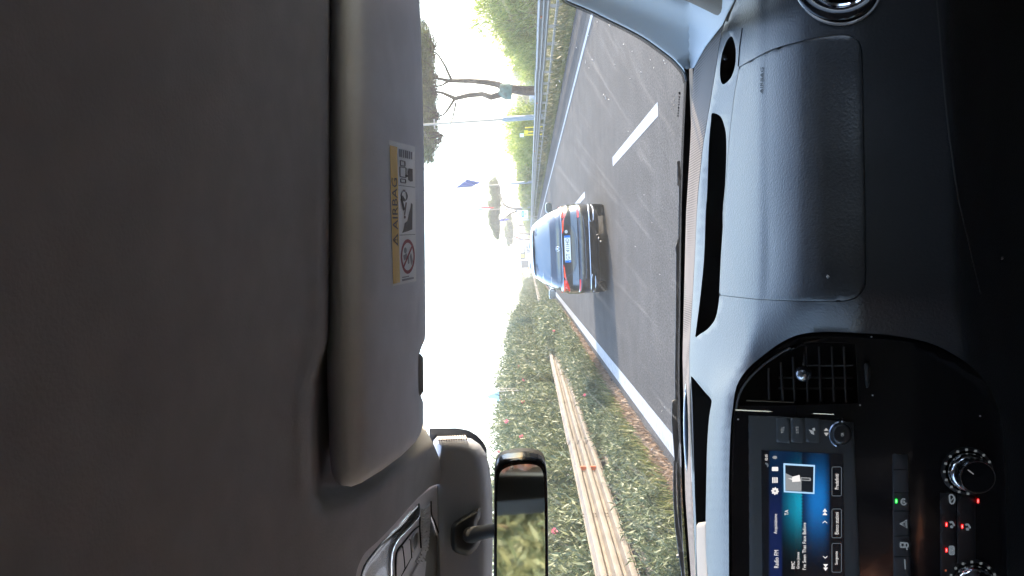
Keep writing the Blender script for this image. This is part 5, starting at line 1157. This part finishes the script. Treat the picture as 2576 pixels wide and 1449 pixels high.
# climate controls
cc = thing('climate_panel', 'black climate control panel with red indicator lights between the two knobs', 'climate controls', tuple(Ls(*C4(1600,1150))))
M_pan = mat('panel_dark', (0.010,0.010,0.0115), .4)
patch('panel', [C4(x,y) for x,y in ((1470,1000),(1555,1005),(1560,1800),(1475,1800))], lambda x,y,i=0: Ls(x,y,i-.002), M_pan, cc, step=20, thick=.004, rnd=(3,.002))
patch('panel', [C4(x,y) for x,y in ((1560,1008),(1660,1012),(1665,1800),(1565,1800))], lambda x,y,i=0: Ls(x,y,i-.002), M_pan, cc, step=20, thick=.004, rnd=(3,.002))
for x, y in ((1675,1045),(1505,1172),(1590,1182),(1505,1310)): led(cc, x, y, (1,.01,.008), 'red')
icon(cc, curve([(1522,1015),(1535,1012),(1547,1025),(1548,1045),(1538,1060),(1526,1055),(1522,1035)],3), r=.001); icon(cc, [(1526,1048),(1544,1026)], False)
for x, y in ((1535,1172),(1620,1185)): icon(cc, curve([(x-12,y-10),(x,y-14),(x+8,y-4),(x+12,y+6)],3,False), False, .0013); icon(cc, circ(x-2,y+12,5,5,10), r=.0009)
for yy in (1300,1322): icon(cc, rrect(1524,yy-8,1543,yy+8,4), r=.0016)
icon(cc, [(1502,1415),(1500,1424)], False, .001, emat('orange_print', (.5,.12,.05), .6))
for (cx, cy, nm, lb) in ((1612,882,'control_knob','chrome ringed black control knob, the fully visible one'),(1640,1482,'control_knob','chrome ringed black control knob cut by the lower picture edge')):
    kt = thing(nm, lb, 'control knob', tuple(Ls(*C4(cx,cy)))); c0 = Ls(*C4(cx,cy),0)
    ax = Vector((.02,-1,.13)).normalized(); uu = ax.cross(Vector((0,0,1))).normalized(); vv = uu.cross(ax)
    s_ = std(*C4(cx,cy))/F/1.4907/1.4343*1.0
    def ringv(r, h, k=48, w=0): return [c0+uu*(r*s_*(1+w*(j%2))*math.cos(2*math.pi*j/k))+vv*(r*s_*(1+w*(j%2))*math.sin(2*math.pi*j/k))+ax*h+Vector((.0006*0,0,0)) for j in range(k)]
    def lathe(name, prof, m, w=0): 
        mb = MB(); V = []; 
        for (r, h) in prof: V += ringv(r, h, 48, w)
        mb.add(V, [(i*48+j,i*48+(j+1)%48,(i+1)*48+(j+1)%48,(i+1)*48+j) for i in range(len(prof)-1) for j in range(48)]); return mb.build(name, m, kt)
    lathe('skirt', ((130,.000),(128,.003),(112,.004)), M_pan)
    lathe('chrome_collar', ((104,.003),(102,.010),(95,.015),(90,.016)), M_chrome)
    lathe('knurled_ring', ((90,.014),(88,.028),(84,.031),(80,.031)), mat('knurl', (0.55,0.57,0.6), .2, metal=1), .012)
    lathe('cap', ((81,.029),(76,.031),(1,.0312)), M_gloss)
    mb = MB(); a_ = R(130); mb.tube([c0+ax*.0316+uu*(28*s_*math.cos(a_))+vv*(28*s_*math.sin(a_)), c0+ax*.0316+uu*(62*s_*math.cos(a_))+vv*(62*s_*math.sin(a_))], .0007, 5); mb.build('pointer', emat('pointer_grey', (.35,.35,.36), .5), kt)
    for k in range(13):
        a_ = R(-20+22*k); q = c0+ax*.005+uu*(118*s_*math.cos(a_))+vv*(118*s_*math.sin(a_)); mb = MB(); mb.box(q, (.0028,.001,.0028)); mb.build('scale_mark', emat('scale_print', (.16,.18,.19), .7), kt, smooth=False)
for (x, y) in ((1102,162),(1686,588),(385,606),(1108,477),(1040,530)):
    mb = MB(); mb.box(Ls(*C4(x,y),-.003), (.0016,.001,.0016)); mb.build('dust_speck', mat('dust_pale', (.6,.6,.6), .8), cs, smooth=False)

# ---- cab shell around the camera (closes the room the light falls into)
M_shell = mat('cab_trim', (0.11,0.10,0.09), .85, bump=.2, bscale=200); M_floor = mat('cab_floor', (0.03,0.03,0.03), .9); M_ext = mat('van_paint', (0.7,0.7,0.72), .3, coat=1)
XL, XR, YB = -1.36, .47, -.62
def cbox(name, c, d, m, par=cab): mb = MB(); mb.box(c, d); return mb.build(name, m, par, smooth=False)
cbox('roof_panel', (-.445,.0,1.835), (1.95,1.32,.03), M_ext); cbox('floor_panel', (-.445,.4,.5), (1.95,2.2,.04), M_floor)
cbox('bulkhead', (-.445,YB-.02,1.15), (1.86,.04,1.34), M_shell)
cbox('firewall', (-.445,1.42,.87), (1.86,.03,.72), M_floor)
mb = MB(); mb.add([(XL-.05,1.62,1.10),(XR+.05,1.62,1.10),(XR+.05,2.3,.86),(XL-.05,2.3,.86),(XL-.05,1.62,.5),(XR+.05,1.62,.5),(XR+.05,2.35,.5),(XL-.05,2.35,.5)],[(0,1,2,3),(4,7,6,5),(0,4,5,1),(1,5,6,2),(2,6,7,3),(3,7,4,0)]); mb.build('bonnet', M_ext, cab, smooth=False)
for xx, s in ((XL,-1),(XR,1)):
    cbox('door', (xx+s*.03,.42,.86), (.06,2.06,.72), M_shell)                       # lower door, top of card at 1.22
    if s < 0: cbox('pillar', (xx+s*.03,-.58,1.52), (.06,.10,.62), M_shell); cbox('door_seal', (xx+s*.035,-.465,1.52), (.06,.12,.62), M_dark)
    else: cbox('pillar', (xx+s*.03,-.22,1.52), (.06,.82,.62), M_shell)  # right pillar, unseen, made wide to keep side sun out of the cab
    cbox('roof_rail', (xx+s*.03,.25,1.795), (.06,1.25,.09), M_roof)
cbox('door_top_pad', (XL+.03,.3,1.225), (.07,1.5,.06), M_dark); cbox('door_top_pad', (XR-.0,.3,1.2), (.05,1.3,.05), M_dark)
mb = MB(); mb.tube([(XL+.03,.98,1.22),(XL+.06,.90,1.5),(XL+.14,.62,1.78)], .045, 8); mb.build('pillar', M_pillar, cab)
mb = MB(); mb.tube([(XR+.02,1.36,1.20),(XR-.01,1.1,1.52),(XR-.04,.72,1.80)], .05, 8); mb.build('pillar', M_pillar, cab)
for xx, s in ((XL,-1),(XR,1)):     # unseen panels added at the front window corners to shade the dash
    mb = MB(); a=[(xx+s*.0,.74,1.22),(xx+s*.0,1.45,1.22),(xx+s*.0,1.12,1.56)]; mb.add([Vector(p) for p in a]+[Vector(p)+Vector((s*.05,0,0)) for p in a],[(0,1,2),(5,4,3),(0,3,4,1),(1,4,5,2),(2,5,3,0)]); mb.build('dash_shade_panel', M_dark, cab, smooth=False)
    mb = MB(); pts=rrect(-.11,-.15,.11,.15,.06); k=len(pts)
    for (yy, sc) in ((.86,.93),(.88,1),(.95,.95),(1.0,.6)): mb.V += [Vector((xx+s*.24+u*sc, yy, 1.38+v*sc)) for u,v in pts]
    mb.F=[(i*k+j,i*k+(j+1)%k,(i+1)*k+(j+1)%k,(i+1)*k+j) for i in range(3) for j in range(k)]+[tuple(range(k)),tuple(range(3*k,4*k))]; mb.tube([(xx+s*.02,.95,1.28),(xx+s*.16,.93,1.30)],.03,8); mb.build('wing_mirror', M_dark, cab)
def seat(x, label):
    t = thing('seat', label, 'seat', (x,-.1,.52)); m = mat('seat_fabric', (0.018,0.018,0.02), .9, bump=.4, bscale=150)
    V = []; prof = [(.38,.62),(.40,.80),(.30,.92),(-.02,.90),(-.12,.86)]
    for nm, pl, wd in (('cushion',[(.34,.60),(.36,.72),(.28,.78),(-.1,.76),(-.16,.62)],.46),('backrest',[(-.18,.66),(-.10,.80),(-.20,1.25),(-.26,1.38),(-.34,1.36),(-.34,.66)],.44),('headrest',[(-.22,1.40),(-.20,1.55),(-.25,1.60),(-.33,1.58),(-.33,1.40)],.24)):
        c = curve(pl,4); k = len(c); V = []
        for sx, sc in ((-.5,.9),(-.42,1),(.42,1),(.5,.9)):
            cm = np.mean(c,0)
            V += [Vector((x+sx*wd, cm[0]+(a-cm[0])*sc, cm[1]+(b-cm[1])*sc)) for a,b in c]
        mesh(nm, V, [(i*k+j,i*k+(j+1)%k,(i+1)*k+(j+1)%k,(i+1)*k+j) for i in range(3) for j in range(k)]+[tuple(range(k)),tuple(range(3*k,4*k))], m, t)
seat(-.86, 'dark driver seat on the left, seen only in the mirror')
# ================================================================== driver, steering wheel, belt (seen in the mirror)
WX = -.782
def ell(mb, c, r, rot=None, nu=20, nv=14):
    V = []
    for i in range(nv+1):
        th = math.pi*i/nv
        for j in range(nu):
            ph = 2*math.pi*j/nu; v = Vector((r[0]*math.sin(th)*math.cos(ph), r[1]*math.sin(th)*math.sin(ph), r[2]*math.cos(th)))
            V.append((rot @ v if rot else v)+Vector(c))
    mb.add(V, [(i*nu+j, (i+1)*nu+j, (i+1)*nu+(j+1)%nu, i*nu+(j+1)%nu) for i in range(nv) for j in range(nu)])
WC = Vector((WX, .46, 1.10)); WN = Vector((0,-.80,.60)).normalized(); WU = Vector((1,0,0)); WV = WN.cross(WU)
def wr(a, r=.185): return WC+WU*r*math.cos(a)+WV*r*math.sin(a)
sw = thing('steering_wheel', 'black steering wheel in front of the driver on the left', 'steering wheel', tuple(WC))
mb = MB(); V = [wr(a) for a in np.linspace(0, 2*math.pi, 49)]; mb.tube(V, .015, 10, cap=False); mb.build('rim', M_dark, sw)
mb = MB(); ell(mb, WC-WN*.02, (.07,.07,.035), WN.to_track_quat('Z','Y').to_matrix()); mb.build('hub', M_dark, sw)
for a in (0, math.pi, 1.5*math.pi): mb = MB(); mb.tube([WC-WN*.02+(wr(a)-WC)*.3, wr(a)], [.02,.012], 8); mb.build('spoke', M_dark, sw)
mb = MB(); mb.tube([WC-WN*.05, WC-WN*.45], .03, 10); mb.build('column', M_dark, sw)
HC = Vector((WX, .0, 1.545))
def limb(mb, pts, rad, k=14): 
    mb.tube(pts, rad, k)
    for p, r in zip(pts, rad): ell(mb, p, (r,r,r), nu=12, nv=8)
body = MB()
limb(body, [(WX,-.12,.86),(WX,-.13,1.0),(WX,-.12,1.16),(WX,-.10,1.30)], [.15,.135,.15,.13])
for s in (-1,1): limb(body, [(WX+s*.05,-.11,1.27),(WX+s*.165,-.10,1.30)], [.10,.068])
ell(body, (WX,-.12,1.12), (.185,.115,.22)); ell(body, (WX,-.12,.88), (.18,.13,.13))
limb(body, [(WX,-.09,1.34),(WX,-.05,1.42),(WX,-.02,1.47)], [.062,.056,.056])
ell(body, HC+Vector((0,-.01,.02)), (.074,.092,.105)); ell(body, HC+Vector((0,.035,-.045)), (.055,.058,.062)); ell(body, HC+Vector((0,.062,-.085)), (.028,.025,.020))
limb(body, [HC+Vector((0,.083,.020)), HC+Vector((0,.105,-.018))], [.009,.014]); ell(body, HC+Vector((0,.080,.035)), (.05,.016,.010))
ell(body, HC+Vector((0,.090,-.050)), (.024,.010,.0055)); ell(body, HC+Vector((0,.088,-.060)), (.020,.010,.006))
for s in (-1,1):
    ell(body, HC+Vector((s*.034,.058,-.015)), (.022,.026,.020)); ell(body, HC+Vector((s*.076,-.005,-.005)), (.010,.020,.032))
    ell(body, HC+Vector((s*.031,.074,.015)), (.014,.012,.010))
    sh = Vector((WX+s*.18,-.09,1.29)); el = Vector((WX+s*.27,.13,1.08)); a0 = R(90-s*62) if s > 0 else R(152); hp = wr(R(28) if s > 0 else R(152))
    wrist = hp+Vector((s*.012,-.085,-.012)); limb(body, [sh, sh.lerp(el,.5), el], [.058,.050,.042]); limb(body, [el, el.lerp(wrist,.35), wrist], [.042,.040,.027])
    tang = (wr((R(28) if s > 0 else R(152))+.05)-hp).normalized(); rad_ = (hp-WC).normalized(); nrm = WN
    palm = hp-rad_*0+nrm*.030; ell(body, palm.lerp(wrist,.35), (.028,.040,.022)); limb(body, [wrist, palm.lerp(wrist,.3)], [.026,.027])
    for f, ln in enumerate((.92,1.0,.95,.8)):
        o_ = tang*(.030-.020*f)*(1 if s > 0 else -1); rr = .0088-.0006*f
        pts = [palm+o_*.9+rad_*-.004, hp+o_+nrm*.022+rad_*.022, hp+o_+rad_*.030*ln-nrm*.006, hp+o_+rad_*.012-nrm*.026*ln, hp+o_-rad_*.010-nrm*.022*ln]
        limb(body, pts, [rr*1.15,rr*1.1,rr,rr*.95,rr*.85], 8)
    limb(body, [palm-rad_*.010+tang*.030*(1 if s > 0 else -1), hp-rad_*.022+nrm*.016+tang*.046*(1 if s > 0 else -1), hp-rad_*.022-nrm*.004+tang*.060*(1 if s > 0 else -1)], [.012,.0105,.009], 8)
    limb(body, [(WX+s*.10,-.10,.86),(WX+s*.14,.14,.90),(WX+s*.16,.36,.92)], [.095,.085,.062]); limb(body, [(WX+s*.16,.36,.92),(WX+s*.15,.50,.78),(WX+s*.14,.62,.62)], [.060,.055,.040])
    limb(body, [(WX+s*.14,.62,.60),(WX+s*.14,.74,.585)], [.042,.032])
M_skin = mat('skin', (0.50,0.23,0.16), .5, noise=.08, nscale=20)
M_skin.node_tree.nodes['Principled BSDF'].inputs['Subsurface Weight'].default_value = .1
dv = body.build('person', M_skin, None)
md = dv.modifiers.new('r','REMESH'); md.mode = 'VOXEL'; md.voxel_size = .0062; md.use_smooth_shade = True
sm_ = dv.modifiers.new('s','SMOOTH'); sm_.iterations = 2; sm_.factor = .5
bpy.context.view_layer.update()
me = bpy.data.meshes.new_from_object(dv.evaluated_get(bpy.context.evaluated_depsgraph_get())); dv.modifiers.clear(); dv.data = me; me.materials.clear(); me.materials.append(M_skin)
me.polygons.foreach_set('use_smooth', [True]*len(me.polygons))
tag(dv, 'driver in a dark shirt holding the wheel, glimpsed at the top of the mirror', 'person')
def cover(name, zf, off, m):
    V = [v.co+v.normal*off for v in me.vertices]; Fc = [tuple(p.vertices) for p in me.polygons if zf(p.center)]
    us = sorted({i for f in Fc for i in f}); mp_ = {i: k for k, i in enumerate(us)}
    return mesh(name, [V[i] for i in us], [tuple(mp_[i] for i in f) for f in Fc], m, dv)
hand_y = .27
cover('shirt', lambda c: .90 < c.z < 1.375 and c.y < hand_y and not (c.z > 1.345 and abs(c.x-WX) < .045), .007, mat('shirt_navy', (0.02,0.025,0.04), .9))
cover('trousers', lambda c: .64 < c.z <= .98 and (c.z < .93 or c.y < .02) and not (c.y > .3 and abs(c.x-WX) > .24), .005, mat('trousers_dark', (0.02,0.02,0.022), .9))
cover('shoe', lambda c: c.z <= .65, .006, mat('shoe_black', (0.01,0.01,0.01), .6))
cover('hair', lambda c: c.z > 1.50 and ((c.z > 1.592+max(0,(c.y-.02))*.35) or (c.y < -.022 and c.z > 1.50)) and abs(c.x-WX) < .085, .008, mat('hair_dark', (0.02,0.013,0.01), .8))
for s in (-1,1):
    mb = MB(); ell(mb, HC+Vector((s*.031,.0805,.015)), (.0085,.006,.0055)); e_ = mb.build('eye', mat('eye_white', (.6,.58,.55), .2), dv)
    mb = MB(); ell(mb, HC+Vector((s*.031,.0860,.015)), (.0035,.0015,.0035)); mb.build('iris', mat('iris_brown', (.03,.015,.01), .2), e_)
sbt = thing('seat_belt', 'beige seat belt strap beside the door pillar, seen in the mirror', 'seat belt', (XL+.06,-.46,1.7))
mb = MB(); mb.box((XL+.045,-.485,1.45), (.012,.045,.52), Matrix.Rotation(R(7),3,'X')); mb.build('strap', mat('belt_beige', (0.65,0.55,0.42), .8), sbt, smooth=False)
mb = MB(); mb.box((XL+.04,-.45,1.70), (.03,.07,.05)); mb.build('anchor', M_dark, sbt)

# ================================================================== air
hz = MB(); hz.box((0,560,28.0), (900,1500,62)); hb = hz.build('haze', None, None, smooth=False)  # volume added for the glare that bleeds over the far trees
mh = bpy.data.materials.new('glare_haze'); mh.use_nodes = True; n = mh.node_tree; n.nodes.remove(n.nodes['Principled BSDF'])
pv = n.nodes.new('ShaderNodeVolumePrincipled'); pv.inputs['Color'].default_value = (.95,.94,.92,1); pv.inputs['Density'].default_value = .0011; pv.inputs['Anisotropy'].default_value = .3
n.links.new(pv.outputs[0], n.nodes['Material Output'].inputs['Volume']); hb.data.materials.append(mh); tag(hb, kind='stuff'); tag(hb, 'thin pale veil added as haze for the glare over the road', 'haze')
